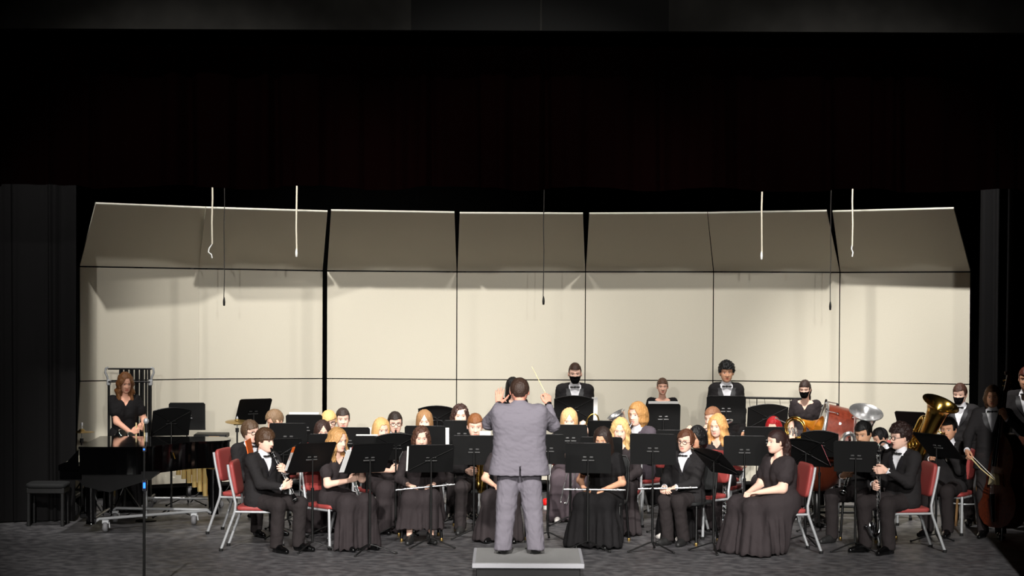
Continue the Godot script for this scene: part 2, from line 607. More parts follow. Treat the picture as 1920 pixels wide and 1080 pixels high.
# ---------------------------------------------------------------- the acoustic shell
func shell() -> void:
	# upright folds of the shell: photograph column at the hinge of the canopy, depth
	var z0 := -3.6
	var folds := [[149, -2.3], [372, -3.1], [609, -3.55], [856, z0], [1097, z0], [1337, z0], [1574, -3.45], [1819, -2.75]]
	var hinge_v := [500.0, 504.0, 508.0, 510.0, 510.0, 510.0, 511.0, 510.0]
	var seam_v := [715.0, 711.0, 710.0, 712.0, 713.0, 714.0, 717.0, 721.0]
	# the top corners of each canopy, left and right
	var tops := [[[180, 383], [385, 391]], [[386, 391], [614, 398]], [[621, 396], [852, 400]], [[862, 401], [1093, 402]], [[1105, 402], [1326, 401]], [[1327, 401], [1550, 397]], [[1561, 398], [1788, 392]]]
	var towers := [[0, 1, "leftmost cream shell tower of two folded columns behind the chimes and the piano"], [2, 2, "cream shell tower right of the wide black gap"], [3, 3, "cream shell tower directly behind the conductor"], [4, 5, "cream shell tower of two columns behind the standing boy with curly hair"], [6, 6, "rightmost cream shell tower behind the tubas"]]
	for tw in towers:
		var first: int = tw[0]
		var last: int = tw[1]
		var base := Vector3((pt(folds[first][0], 510, folds[first][1]).x + pt(folds[last + 1][0], 510, folds[last + 1][1]).x) * 0.5, 0, (folds[first][1] + folds[last + 1][1]) * 0.5)
		var o := thing("shell_tower", tw[2], "stage shell", base, 0.0, "towers of the acoustic shell")
		for col in range(first, last + 1):
			var gl := 0.006
			var gr := 0.006
			if col == 0:
				gr = 0.0005
			if col == 1:
				gl = 0.0005
				gr = 0.035
			if col == 2:
				gl = 0.025
			var a := pt(folds[col][0], hinge_v[col], folds[col][1])
			var c := pt(folds[col + 1][0], hinge_v[col + 1], folds[col + 1][1])
			var sa := pt(folds[col][0], seam_v[col], folds[col][1])
			var sc := pt(folds[col + 1][0], seam_v[col + 1], folds[col + 1][1])
			a.x = sa.x if col > 0 else a.x
			c.x = sc.x
			var along := (Vector3(c.x, 0, c.z) - Vector3(a.x, 0, a.z)).normalized()
			var nrm := along.cross(Vector3.UP) * -1.0
			nrm = Vector3(-along.z, 0, along.x)
			if nrm.z < 0:
				nrm = -nrm
			var la := Vector3(sa.x + (-0.07 if col == 0 else 0.0), 0.17, sa.z)
			var lc := Vector3(sc.x, 0.17, sc.z)
			var g := 0.007
			sheet(o, "wall_panel", [la + along * gl, lc - along * gr, sc - along * gr - Vector3(0, g, 0), sa + along * gl - Vector3(0, g, 0)], nrm, base)
			sheet(o, "wall_panel", [sa + along * gl + Vector3(0, g, 0), sc - along * gr + Vector3(0, g, 0), c - along * gr - Vector3(0, g, 0), a + along * gl - Vector3(0, g, 0)], nrm, base)
			# canopy: leans out over the stage from its hinge
			var reach := 0.92
			var tl := pt(tops[col][0][0], tops[col][0][1], a.z + reach * nrm.z)
			var tr := pt(tops[col][1][0], tops[col][1][1], c.z + reach * nrm.z)
			var ca := a + along * gl + Vector3(0, 0.01, 0)
			var cc := c - along * gr + Vector3(0, 0.01, 0)
			var up := ((cc - ca).cross(tl - ca)).normalized()
			if up.y > 0:
				up = -up
			sheet(o, "canopy_panel", [ca, cc, tr, tl], up, base)
			var edge := MB.new()
			edge.tube([tl - base - up * 0.012, tr - base - up * 0.012], 0.017, 6)
			part("canopy_edge", edge, M.shell_edge, o)
			# hinge straps with gaps, behind the joint
			for k in 2:
				var h := MB.new()
				var p0 := a.lerp(c, 0.07 + 0.46 * k) - nrm * 0.03 - base
				var p1 := a.lerp(c, 0.46 + 0.46 * k) - nrm * 0.03 - base
				h.tube([p0, p1], 0.012, 6)
				part("hinge_bar", h, M.shell_frame, o)
			# back frame: uprights, brace, base with casters
			var fr := MB.new()
			for q in [0.04, 0.96]:
				var pb := la.lerp(lc, q) - nrm * 0.06 - base
				pb.y = 0.12
				fr.tube([pb, Vector3(pb.x, a.y, pb.z)], 0.025, 6)
			var mid := la.lerp(lc, 0.5) - nrm * 0.06 - base
			fr.tube([Vector3(mid.x, 0.15, mid.z), Vector3(mid.x, 0.15, mid.z) - nrm * 0.7], 0.03, 6)
			fr.tube([Vector3(mid.x, 0.15, mid.z) - nrm * 0.7, Vector3(mid.x, 2.2, mid.z)], 0.025, 6)
			fr.tube([la.lerp(lc, 0.04) - nrm * 0.06 - base + Vector3(0, -0.03, 0), la.lerp(lc, 0.96) - nrm * 0.06 - base + Vector3(0, -0.03, 0)], 0.03, 6)
			part("frame", fr, M.shell_frame, o)
			for q in [0.06, 0.94]:
				var w := MB.new()
				var cp := la.lerp(lc, q) - nrm * 0.06 - base
				w.lathe([Vector2(0, -0.02), Vector2(0.05, -0.02), Vector2(0.055, 0), Vector2(0.05, 0.02), Vector2(0, 0.02)], Transform3D(Basis(Vector3.FORWARD, PI / 2), Vector3(cp.x, 0.055, cp.z)), 14)
				w.box(Vector3(cp.x, 0.1, cp.z), Vector3(0.06, 0.05, 0.06))
				part("caster", w, M.caster_wheel, o)

func sheet(o: Node3D, called: String, q: Array, nrm: Vector3, base: Vector3) -> void:
	var b := MB.new()
	var t := 0.024
	var f := []
	var k := []
	for p in q:
		f.append(p - base)
		k.append(p - base - nrm * t)
	b.poly4(f, nrm)
	b.poly4(k, -nrm)
	var mid: Vector3 = (f[0] + f[1] + f[2] + f[3]) * 0.25
	for e in 4:
		var p: Vector3 = f[e]
		var r: Vector3 = f[(e + 1) % 4]
		b.poly4([p, r, k[(e + 1) % 4], k[e]], ((p + r) * 0.5 - mid).normalized())
	part(called, b, M.shell, o)

# ---------------------------------------------------------------- chairs, stands, podium, piano
func furniture() -> void:
	podium()
	piano()
	hanging_mics()
	stands()

func red_chair(at: Vector3, yaw: float, label: String) -> void:
	var o := thing("red_chair", label, "chair", at, deg_to_rad(yaw), "red vinyl band chairs")
	if not M.has("red_seat"):
		var s := MB.new()
		pad(s, Vector3(0, 0.445, 0.0), Vector3(0.43, 0.055, 0.42), 0.02, Basis())
		M.red_seat = s.mesh()
		s = MB.new()
		var tip := Basis(Vector3.RIGHT, -0.17)
		pad(s, Vector3(0, 0.755, -0.235), Vector3(0.42, 0.36, 0.055), 0.02, tip)
		M.red_back = s.mesh()
		for k in [-1, 1]:
			s = MB.new()
			s.tube([Vector3(k * 0.2, 0.42, 0.185), Vector3(k * 0.205, 0.40, 0.195), Vector3(k * 0.21, 0.015, 0.215)], 0.0155, 10)
			M["red_front%d" % k] = s.mesh()
			s = MB.new()
			s.tube([Vector3(k * 0.212, 0.015, -0.36), Vector3(k * 0.21, 0.38, -0.225), Vector3(k * 0.21, 0.43, -0.212), Vector3(k * 0.21, 0.50, -0.208), Vector3(k * 0.205, 0.78, -0.272), Vector3(k * 0.2, 0.90, -0.292)], 0.0155, 10)
			M["red_rear%d" % k] = s.mesh()
		s = MB.new()
		for k in [-1, 1]:
			s.tube([Vector3(k * 0.2, 0.41, 0.185), Vector3(k * 0.21, 0.41, -0.21)], 0.013, 8)
		s.tube([Vector3(-0.2, 0.41, -0.18), Vector3(0.2, 0.41, -0.18)], 0.012, 8)
		s.tube([Vector3(-0.2, 0.41, 0.16), Vector3(0.2, 0.41, 0.16)], 0.012, 8)
		M.red_frame = s.mesh()
		s = MB.new()
		s.lathe([Vector2(0, 0), Vector2(0.021, 0), Vector2(0.021, 0.03), Vector2(0, 0.03)], Transform3D(), 10)
		M.foot_cap = s.mesh()
	part("seat", M.red_seat, M.vinyl, o)
	part("backrest", M.red_back, M.vinyl, o)
	part("seat_frame", M.red_frame, M.steel, o)
	for k in [-1, 1]:
		var f := part("leg", M["red_front%d" % k], M.steel, o)
		part("foot_cap", M.foot_cap, M.rubber, f, Vector3(k * 0.21, 0, 0.215))
		f = part("leg", M["red_rear%d" % k], M.steel, o)
		part("foot_cap", M.foot_cap, M.rubber, f, Vector3(k * 0.212, 0, -0.36))

func black_chair(at: Vector3, yaw: float, label: String) -> void:
	var o := thing("black_chair", label, "chair", at, deg_to_rad(yaw), "black band chairs")
	if not M.has("bl_seat"):
		var s := MB.new()
		pad(s, Vector3(0, 0.44, 0.0), Vector3(0.44, 0.045, 0.42), 0.02, Basis())
		M.bl_seat = s.mesh()
		s = MB.new()
		var tip := Basis(Vector3.RIGHT, -0.15)
		pad(s, Vector3(0, 0.735, -0.24), Vector3(0.42, 0.36, 0.03), 0.013, tip)
		M.bl_back = s.mesh()
		s = MB.new()
		s.tube([Vector3(-0.2, 0.42, -0.205), Vector3(-0.213, 0.56, -0.222), Vector3(-0.213, 0.86, -0.268), Vector3(-0.18, 0.92, -0.277), Vector3(0.18, 0.92, -0.277), Vector3(0.213, 0.86, -0.268), Vector3(0.213, 0.56, -0.222), Vector3(0.2, 0.42, -0.205)], 0.011, 8)
		M.bl_frame = s.mesh()
		for k in [-1, 1]:
			s = MB.new()
			s.tube([Vector3(k * 0.2, 0.42, 0.17), Vector3(k * 0.215, 0.02, 0.2)], 0.014, 8)
			M["bl_front%d" % k] = s.mesh()
			s = MB.new()
			s.tube([Vector3(k * 0.2, 0.42, -0.18), Vector3(k * 0.215, 0.02, -0.27)], 0.014, 8)
			M["bl_rear%d" % k] = s.mesh()
		s = MB.new()
		s.lathe([Vector2(0, 0), Vector2(0.016, 0), Vector2(0.018, 0.035), Vector2(0, 0.035)], Transform3D(), 10)
		M.bl_foot = s.mesh()
	part("seat", M.bl_seat, M.black_cushion, o)
	part("backrest", M.bl_back, M.black_cushion, o)
	part("back_frame", M.bl_frame, M.stand_pole, o)
	for k in [-1, 1]:
		var f := part("leg", M["bl_front%d" % k], M.black_plastic, o)
		part("foot_cap", M.bl_foot, M.bronze, f, Vector3(k * 0.215, 0, 0.2))
		f = part("leg", M["bl_rear%d" % k], M.black_plastic, o)
		part("foot_cap", M.bl_foot, M.bronze, f, Vector3(k * 0.215, 0, -0.27))

func pad(m: MB, centre: Vector3, size: Vector3, bevel: float, basis: Basis) -> void:
	# a cushion with rounded corners and a slight swell
	var h := size * 0.5
	var r := []
	var seg := 10
	for y in seg + 1:
		var e := -PI / 2 + PI * y / seg
		var row := PackedVector3Array()
		for s in 28:
			var a := -TAU * s / 28
			var cx := signf(cos(a)) * pow(absf(cos(a)), 0.3) * pow(absf(cos(e)), 0.3)
			var cz := signf(sin(a)) * pow(absf(sin(a)), 0.3) * pow(absf(cos(e)), 0.3)
			var cy := signf(sin(e)) * pow(absf(sin(e)), 0.45)
			var p: Vector3
			if size.y < size.z:
				p = Vector3(cx * h.x, cy * h.y, cz * h.z)
			else:
				p = Vector3(cx * h.x, -cz * h.y, cy * h.z)
			row.append(centre + basis * p)
		r.append(row)
	m.rows(r)

# A music stand. kind 0: plain desk with a bracket; 1: straight desk with a diagonal rib on its back; 2: arched top with crossed ribs
func music_stand(at: Vector3, top: float, yaw: float, tilt: float, kind: int, label: String, width := 0.48, papers := [], lower := 0.34) -> void:
	var o := thing("music_stand", label, "music stand", Vector3(at.x, 0, at.z), deg_to_rad(yaw), "black music stands")
	var th := deg_to_rad(tilt)
	var tip := Basis(Vector3.RIGHT, th)       # the top leans forward, away from the player
	var hub_y := top - cos(th) * lower * 0.5
	var hub := Vector3(0, hub_y, 0)
	var d := MB.new()
	var w := width * 0.5
	var h := lower * 0.5
	var outline := []
	if kind == 2:
		for k in 9:
			var t := k / 8.0
			outline.append(Vector3(lerpf(w, -w, t), h - 0.045 * pow(2.0 * t - 1.0, 2.0), 0))
		outline.append_array([Vector3(-w, -h, 0), Vector3(w, -h, 0)])
	else:
		outline = [Vector3(w, h - 0.02, 0), Vector3(w - 0.02, h, 0), Vector3(-w + 0.02, h, 0), Vector3(-w, h - 0.02, 0), Vector3(-w, -h + 0.01, 0), Vector3(-w + 0.01, -h, 0), Vector3(w - 0.01, -h, 0), Vector3(w, -h + 0.01, 0)]
	var turned := []
	for p in outline:
		turned.append(tip * p)
	d.slab(turned, tip * Vector3(0, 0, -0.002), tip * Vector3(0, 0, 0.002))
	var desk := part("desk", d, M.stand, o, hub)
	var lip := MB.new()
	lip.box(tip * Vector3(0, -h + 0.002, -0.03), Vector3(width, 0.004, 0.06), 0.001, tip)
	part("ledge", lip, M.stand, desk)
	var rim := MB.new()
	if kind == 2:
		var path := []
		for k in 9:
			path.append(tip * (outline[k] + Vector3(0, -0.004, 0.004)))
		rim.tube(path, 0.007, 6)
	else:
		rim.tube([tip * Vector3(-w + 0.02, h - 0.003, 0.003), tip * Vector3(w - 0.02, h - 0.003, 0.003)], 0.004, 6)
	part("rim", rim, M.stand_pole, desk)
	if kind >= 1:
		var ribs := MB.new()
		for s in ([-1, 1] if kind == 2 else [1]):
			ribs.tube([tip * Vector3(-w * 0.94 * s, -h * 0.8, 0.008), tip * Vector3(0, 0, 0.012), tip * Vector3(w * 0.94 * s, h * 0.72, 0.008)], 0.009, 6, true, 0.5)
		part("rib", ribs, M.stand_pole, desk)
	var br := MB.new()
	for s in [-1, 1]:
		br.box(tip * Vector3(s * 0.035, 0.012, 0.009), Vector3(0.038, 0.016, 0.012), 0.003, tip)
	br.box(tip * Vector3(0, -0.022, 0.012), Vector3(0.13, 0.012, 0.014), 0.003, tip)
	part("bracket", br, M.bracket if kind == 0 else M.stand_pole, desk)
	var pole := MB.new()
	pole.tube([Vector3(0, hub_y - 0.01, 0.02), Vector3(0, 0.62, 0.02)], 0.0085, 8)
	pole.tube([Vector3(0, 0.64, 0.02), Vector3(0, 0.10, 0.02)], 0.0135, 10)
	pole.tube([Vector3(0, 0.66, 0.02), Vector3(0, 0.62, 0.02)], 0.018, 10)
	part("pole", pole, M.stand_pole, o)
	for k in 3:
		var a := TAU * k / 3.0 + PI / 6
		var leg := MB.new()
		var out := Vector3(cos(a), 0, sin(a))
		leg.tube([Vector3(0, 0.10, 0.02), Vector3(0, 0.09, 0.02) + out * 0.05, Vector3(0, 0.012, 0.02) + out * 0.27], 0.011, 6, true, 0.7)
		var lg := part("leg", leg, M.stand_pole, o)
		var ft := MB.new()
		ft.ball(Vector3(0, 0.012, 0.02) + out * 0.272, Vector3(0.014, 0.012, 0.014))
		part("foot_cap", ft, M.rubber, lg)
	# music on the desk: sheets or a folder that stick out past an edge
	for p in papers:                        # [side offset, rise, colour, width]
		var s := thing("sheet_music" if p[2] == M.paper else "music_folder", p[4], "sheet music" if p[2] == M.paper else "folder", o.position + o.basis * hub, deg_to_rad(yaw))
		var sh := MB.new()
		sh.box(tip * Vector3(p[0], -h + 0.012 + 0.5 * p[5] + p[1], -0.012), Vector3(p[3], p[5], 0.006), 0.001, tip)
		part("pages", sh, p[2], s)

func podium() -> void:
	var o := thing("podium", "low black conductor podium with grey carpeted top", "podium", Vector3(0.165, 0, 3.87))
	var b := MB.new()
	b.box(Vector3(0, 0.075, 0), Vector3(0.98, 0.15, 1.08), 0.005)
	part("base", b, M.stand, o)
	b = MB.new()
	b.box(Vector3(0, 0.177, 0), Vector3(1.06, 0.046, 1.15), 0.006)
	part("edge_trim", b, M.podium_trim, o)
	b = MB.new()
	b.box(Vector3(0, 0.1995, 0), Vector3(1.0, 0.007, 1.09), 0.002)
	part("carpet", b, M.carpet, o)

func piano() -> void:
	var o := thing("grand_piano", "closed black grand piano on a wheeled truck", "piano", Vector3(-4.05, 0, 0.2))
	var out := []
	for p in [[-0.67, 0.62], [-0.15, 0.62], [0.0, 0.58], [0.14, 0.46], [0.26, 0.28], [0.38, 0.08], [0.50, -0.06], [0.64, -0.14], [0.76, -0.20], [0.83, -0.30], [0.85, -0.45], [0.82, -0.62], [0.74, -0.72], [0.62, -0.76], [-0.67, -0.76]]:
		out.append(Vector3(p[0], 0, p[1]))
	var fine := smooth_loop(out, 4)
	var b := MB.new()
	b.slab(fine, Vector3(0, 0.66, 0), Vector3(0, 0.935, 0))
	part("case", b, M.lacquer, o)
	b = MB.new()
	var wide := []
	for p in fine:
		wide.append(p * Vector3(1.012, 1, 1.015))
	b.slab(wide, Vector3(0, 0.937, 0), Vector3(0, 0.962, 0))
	part("lid", b, M.lacquer, o)
	b = MB.new()
	b.slab([Vector3(-0.72, 0.69, 0), Vector3(-0.72, 0.62, 0), Vector3(-0.62, 0.52, 0), Vector3(-0.35, 0.46, 0), Vector3(0.1, 0.60, 0), Vector3(0.2, 0.69, 0)], Vector3(0, 0, -0.7), Vector3(0, 0, 0.58))
	part("belly", b, M.ebony, o)
	b = MB.new()
	b.box(Vector3(-0.77, 0.67, -0.07), Vector3(0.24, 0.16, 1.34), 0.01)
	part("keybed", b, M.lacquer, o)
	for s in [-1, 1]:
		b = MB.new()
		b.slab([Vector3(-0.68, 0.93, 0), Vector3(-0.68, 0.70, 0), Vector3(-0.90, 0.70, 0), Vector3(-0.90, 0.76, 0), Vector3(-0.80, 0.80, 0)], Vector3(0, 0, -0.07 + s * 0.66), Vector3(0, 0, -0.07 + s * 0.69))
		part("cheek", b, M.lacquer, o)
	b = MB.new()
	b.box(Vector3(-0.80, 0.757, -0.07), Vector3(0.15, 0.016, 1.26), 0.002)
	part("keyboard", b, M.ivory, o)
	for p in [[-0.56, 0.50], [-0.54, -0.62], [0.66, -0.48]]:
		b = MB.new()
		b.tube([Vector3(p[0], 0.62, p[1]), Vector3(p[0], 0.56, p[1]), Vector3(p[0], 0.50, p[1]), Vector3(p[0], 0.14, p[1]), Vector3(p[0], 0.10, p[1])], [0.085, 0.08, 0.068, 0.052, 0.06], 4)
		part("leg", b, M.lacquer, o)
	b = MB.new()
	b.tube([Vector3(-0.70, 0.52, -0.07), Vector3(-0.70, 0.16, -0.07)], 0.02, 8)
	b.tube([Vector3(-0.70, 0.52, 0.06), Vector3(-0.70, 0.16, 0.06)], 0.02, 8)
	b.box(Vector3(-0.70, 0.15, 0), Vector3(0.10, 0.06, 0.28), 0.01)
	part("pedal_lyre", b, M.lacquer, o)
	b = MB.new()
	for e in [[-0.56, 0.50, -0.54, -0.62], [-0.56, 0.50, 0.66, -0.48], [-0.54, -0.62, 0.66, -0.48]]:
		b.tube([Vector3(e[0], 0.10, e[1]), Vector3(lerpf(e[0], e[2], 0.06), 0.15, lerpf(e[1], e[3], 0.06)), Vector3(lerpf(e[0], e[2], 0.94), 0.15, lerpf(e[1], e[3], 0.94)), Vector3(e[2], 0.10, e[3])], 0.017, 8)
	part("truck", b, M.steel, o)
	for e in [[-0.42, 0.40], [-0.46, -0.5], [0.46, -0.32]]:
		b = MB.new()
		b.lathe([Vector2(0, -0.025), Vector2(0.055, -0.025), Vector2(0.06, 0), Vector2(0.055, 0.025), Vector2(0, 0.025)], Transform3D(Basis(Vector3.FORWARD, PI / 2), Vector3(e[0], 0.06, e[1])), 18)
		var w := part("caster", b, M.caster_wheel, o)
		b = MB.new()
		b.box(Vector3(e[0], 0.115, e[1]), Vector3(0.075, 0.04, 0.05), 0.006)
		b.tube([Vector3(e[0] + 0.04, 0.11, e[1]), Vector3(e[0] + 0.045, 0.05, e[1])], 0.008, 6)
		part("fork", b, M.steel, w)
	b = MB.new()
	b.tube([Vector3(0.30, 0.87, 0.245), Vector3(0.32, 0.80, 0.225)], 0.01, 6)
	part("lid_hinge", b, M.brass, o)
	# bench
	o = thing("piano_bench", "black bench in front of the left curtain", "bench", spot(88, 985))
	b = MB.new()
	pad(b, Vector3(0, 0.455, 0), Vector3(0.46, 0.06, 0.36), 0.02, Basis())
	part("seat", b, M.black_cushion, o)
	b = MB.new()
	b.box(Vector3(0, 0.40, 0), Vector3(0.43, 0.06, 0.33), 0.006)
	part("apron", b, M.stand, o)
	for s in [-1, 1]:
		for t in [-1, 1]:
			b = MB.new()
			b.box(Vector3(s * 0.19, 0.2, t * 0.14), Vector3(0.04, 0.4, 0.04), 0.006)
			part("leg", b, M.stand, o)
	# slim black mast with blue indicator lamps on the apron in front of the piano
	var foot := spot(268, 1118)
	o = thing("microphone_mast", "slim black mast with small blue lamps in front of the piano", "microphone stand", foot)
	b = MB.new()
	b.tube([Vector3(0, 0.02, 0), Vector3(0, 0.92, 0)], 0.013, 10)
	b.tube([Vector3(0, 0.9, 0), Vector3(0, pt(268, 838, foot.z).y, 0)], 0.009, 10)
	part("pole", b, M.stand_pole, o)
	b = MB.new()
	b.lathe([Vector2(0, 0.0), Vector2(0.14, 0.0), Vector2(0.14, 0.012), Vector2(0.03, 0.03), Vector2(0, 0.03)], Transform3D(), 20)
	part("base", b, M.stand, o)
	var ly := pt(268, 911, foot.z).y
	b = MB.new()
	b.box(Vector3(0, ly, -0.012), Vector3(0.044, 0.11, 0.036), 0.006)
	part("receiver", b, M.black_plastic, o)
	b = MB.new()
	b.box(Vector3(0.002, ly, 0.008), Vector3(0.02, 0.052, 0.006), 0.002)
	part("indicator_lamp", b, M.led, o)
	var small := OmniLight3D.new()
	small.name = "indicator_glow"
	small.light_color = Color(0.12, 0.4, 1.0)
	small.light_energy = 0.004
	small.light_size = 0.02
	small.omni_range = 40.0
	small.omni_attenuation = 2.0
	small.shadow_enabled = true
	o.add_child(small)
	small.position = Vector3(0.002, ly, 0.03)
	ly = pt(268, 843, foot.z).y
	b = MB.new()
	b.box(Vector3(0, ly, -0.004), Vector3(0.034, 0.05, 0.026), 0.005)
	part("capsule", b, M.black_plastic, o)
	b = MB.new()
	b.box(Vector3(0, ly, 0.011), Vector3(0.016, 0.014, 0.005), 0.001)
	part("indicator_lamp", b, M.led, o)

func smooth_loop(p: Array, n: int) -> Array:
	var r := []
	for k in p.size():
		var a: Vector3 = p[(k - 1 + p.size()) % p.size()]
		var b: Vector3 = p[k]
		var c: Vector3 = p[(k + 1) % p.size()]
		var d: Vector3 = p[(k + 2) % p.size()]
		if k == p.size() - 1 or k == p.size() - 2:
			r.append(b)
			continue
		for s in n:
			r.append(b.cubic_interpolate(c, a if k > 0 else b, d, float(s) / n))
	return r

func hanging_mics() -> void:
	# [column, top row, bottom row, depth, thick, bright, label]
	var rows := [
		[398, 330, 458, -0.9, 0.010, true, "pale hanging cable ending in a hook at the left"],
		[556, 330, 470, -0.9, 0.010, true, "pale hanging cable with a white capsule left of the wide black gap"],
		[1428, 335, 475, -0.9, 0.010, true, "pale hanging cable with a white capsule on the right half"],
		[1598, 335, 462, -0.9, 0.009, true, "pale hanging cable farthest right"],
		[420, 370, 562, -1.6, 0.005, false, "thin dark microphone cable hanging at the left end of the shell"],
		[1019, 370, 560, -1.6, 0.005, false, "thin dark microphone cable hanging right above the conductor"],
		[1557, 370, 570, -1.6, 0.005, false, "thin dark microphone cable hanging in front of the right shell gap"],
	]
	for k in rows.size():
		var r: Array = rows[k]
		var top := pt(r[0], r[1], r[3])
		var low := pt(r[0], r[2], r[3])
		top.y = 9.5
		top.x = low.x
		var o := thing("hanging_microphone", r[6], "microphone", low, 0.0, "microphones hung over the stage")
		var m: Material = M.cable if r[5] else M.dark_cable
		var b := MB.new()
		var path := []
		var span := top.y - low.y
		for s in 25:
			path.append(Vector3(0.004 * sin(s * 2.1 + k), span * (1.0 - s / 24.0), 0.0))
		b.tube(path, r[4], 8)
		part("cable", b, m, o)
		b = MB.new()
		if k == 0 or k == 3:
			b.tube([Vector3(0, 0.0, 0), Vector3(-0.035, -0.05, 0), Vector3(-0.045, -0.09, 0), Vector3(-0.01, -0.12, 0), Vector3(0.0, -0.16, 0)] if k == 0 else [Vector3(0, 0.02, 0), Vector3(-0.008, -0.03, 0), Vector3(0.008, -0.07, 0), Vector3(0, -0.12, 0)], 0.008, 8)
		else:
			b.lathe([Vector2(0, -0.075), Vector2(0.012, -0.07), Vector2(0.015, -0.03), Vector2(0.012, 0.0), Vector2(0.006, 0.03), Vector2(0, 0.03)], Transform3D(), 12)
		part("hook" if k == 0 else "capsule", b, M.paper if r[5] else M.black_plastic, o)

func stands() -> void:
	# [column, row of the top edge, depth, yaw, tilt, kind, width, label, papers]
	var P: Material = M.paper
	var list := [
		[320, 763, -0.9, 18, 30, 2, 0.45, "music stand with a diagonal rib standing just behind the piano lid", []],
		[350, 755, -2.1, 4, 8, 0, 0.44, "plain music stand partly hidden behind the ribbed one over the piano", []],
		[474, 747, -2.3, 26, 34, 0, 0.42, "tilted music stand against the shell beside the cymbal", []],
		[570, 777, -0.55, 0, 15, 0, 0.42, "music stand right of the boy looking down, white pages along its top", [[0.0, 0.02, P, 0.34, "white pages above the top edge of the stand beside the boy looking down", 0.33]]],
		[540, 793, 0.15, 0, 15, 0, 0.42, "music stand with pale bracket behind the clarinet boy in front", []],
		[530, 822, 0.95, 20, 20, 1, 0.40, "low ribbed music stand right behind the clarinet of the front boy", []],
		[584, 829, 2.1, 32, 36, 0, 0.47, "front music stand between the clarinet boy and the wavy blonde girl", [[-0.235, 0.01, P, 0.05, "white pages at the left edge of the stand before the clarinet boy", 0.25], [-0.245, 0.15, M.orange, 0.03, "orange folder at the left edge of the stand before the clarinet boy", 0.18]]],
		[692, 830, 2.3, 30, 36, 0, 0.47, "front music stand before the wavy blonde girl, pages at its left edge", [[-0.24, 0.0, P, 0.09, "white pages at the left edge of the stand before the wavy blonde girl", 0.30]]],
		[614, 813, 0.78, 6, 15, 0, 0.42, "music stand hiding the chin of the dark haired girl behind the wavy blonde", []],
		[662, 801, -0.2, 0, 12, 0, 0.38, "music stand under the face of the dark haired boy at the back left", [[0.2, 0.0, P, 0.05, "white page at the right end of the stand before the blond boy with bangs", 0.32]]],
		[688, 817, 0.5, 0, 14, 0, 0.30, "small music stand low behind the wavy blonde girl's stand", [[0.0, 0.02, P, 0.24, "pale page edge on the small low stand", 0.32]]],
		[742, 811, 0.7, 6, 24, 2, 0.44, "arched music stand before the girl with straight blonde hair", []],
		[797, 798, 0.0, 0, 14, 0, 0.46, "wide music stand behind the flute girl with pages at its right edge", [[0.245, 0.0, P, 0.05, "white pages at the right edge of the wide stand behind the flute girl", 0.30]]],
		[820, 760, -1.9, -4, 18, 2, 0.46, "tall arched music stand against the shell behind the blonde girl", []],
		[808, 833, 1.75, 8, 26, 1, 0.48, "front music stand with a diagonal rib before the flute girl on the left", [[-0.245, 0.0, P, 0.025, "page edge at the left of the ribbed front stand", 0.30]]],
		[866, 788, -0.4, 0, 12, 0, 0.42, "music stand before the person with dark curly hair, left of the saxophone boy", []],
		[889, 816, 1.0, 0, 14, 0, 0.47, "music stand before the saxophone boy left of the conductor", [[0.12, 0.04, P, 0.12, "white page end above the stand of the saxophone boy", 0.33]]],
		[1076, 741, -1.6, 0, 16, 2, 0.47, "tall arched music stand with crossed ribs before the masked man in a bow tie", [[0.25, 0.0, P, 0.07, "white pages at the right edge of the stand of the masked man", 0.30]]],
		[1070, 796, -0.25, 0, 12, 0, 0.38, "music stand before the trombone girl right of the conductor", []],
		[1028, 814, 1.2, -4, 14, 0, 0.36, "music stand half hidden by the conductor's right elbow", []],
		[1103, 830, 1.95, -4, 16, 0, 0.48, "front music stand before the flute girl right of the conductor", []],
		[1128, 819, 0.95, -4, 14, 0, 0.46, "music stand of the blonde girl behind the flute girl right of the conductor", []],
		[1128, 788, -0.35, -14, 22, 0, 0.30, "dark tilted music stand left of the long haired trombone boy", []],
		[1225, 813, 2.0, -8, 14, 0, 0.48, "large front music stand left of the boy with glasses and flute", []],
		[1244, 757, -1.7, 0, 12, 0, 0.41, "tall music stand before the standing girl with pulled back hair", [[0.0, 0.025, P, 0.36, "white pages along the top of the tall stand of the standing girl", 0.33]]],
		[1256, 806, 0.3, -6, 12, 0, 0.30, "low music stand seen between the large front stand and the boy with glasses", []],
		[1362, 742, -1.7, 0, 10, 0, 0.47, "tall grey looking music stand before the standing boy with curly hair", []],
		[1342, 840, 2.05, -56, 46, 2, 0.48, "front music stand turned edge on before the seated girl in the wide dress", []],
		[1397, 817, 0.9, -4, 12, 0, 0.46, "plain music stand right of the long haired blonde girl", []],
		[1434, 800, -0.25, -3, 14, 0, 0.46, "music stand before the red haired girl with the horn", []],
		[1440, 757, -1.3, 2, 18, 2, 0.48, "arched black music stand behind the red haired girl", []],
		[1514, 821, 1.35, -40, 38, 2, 0.46, "crossed-rib music stand right behind the seated girl in the wide dress", [[0.2, 0.0, M.pink, 0.05, "pink folder edge on the crossed-rib stand", 0.30]]],
		[1538, 806, 0.2, -10, 24, 2, 0.42, "arched music stand under the bass drum", []],
		[1606, 827, 1.95, -12, 14, 0, 0.46, "front music stand before the oboe boy at the right", [[0.235, 0.0, P, 0.03, "page edge at the right of the front stand before the oboe boy", 0.30]]],
		[1713, 771, -0.9, -30, 34, 1, 0.38, "small music stand against the shell between the two tubas", []],
		[1760, 812, 1.25, -54, 46, 0, 0.50, "music stand turned aside before the gold tuba", []],
	]
	for s in list:
		var p := pt(s[0], s[1], s[2])
		music_stand(p, p.y, s[3], s[4], s[5], s[7], s[6], s[8], 0.40 if s[4] >= 30 else 0.34)

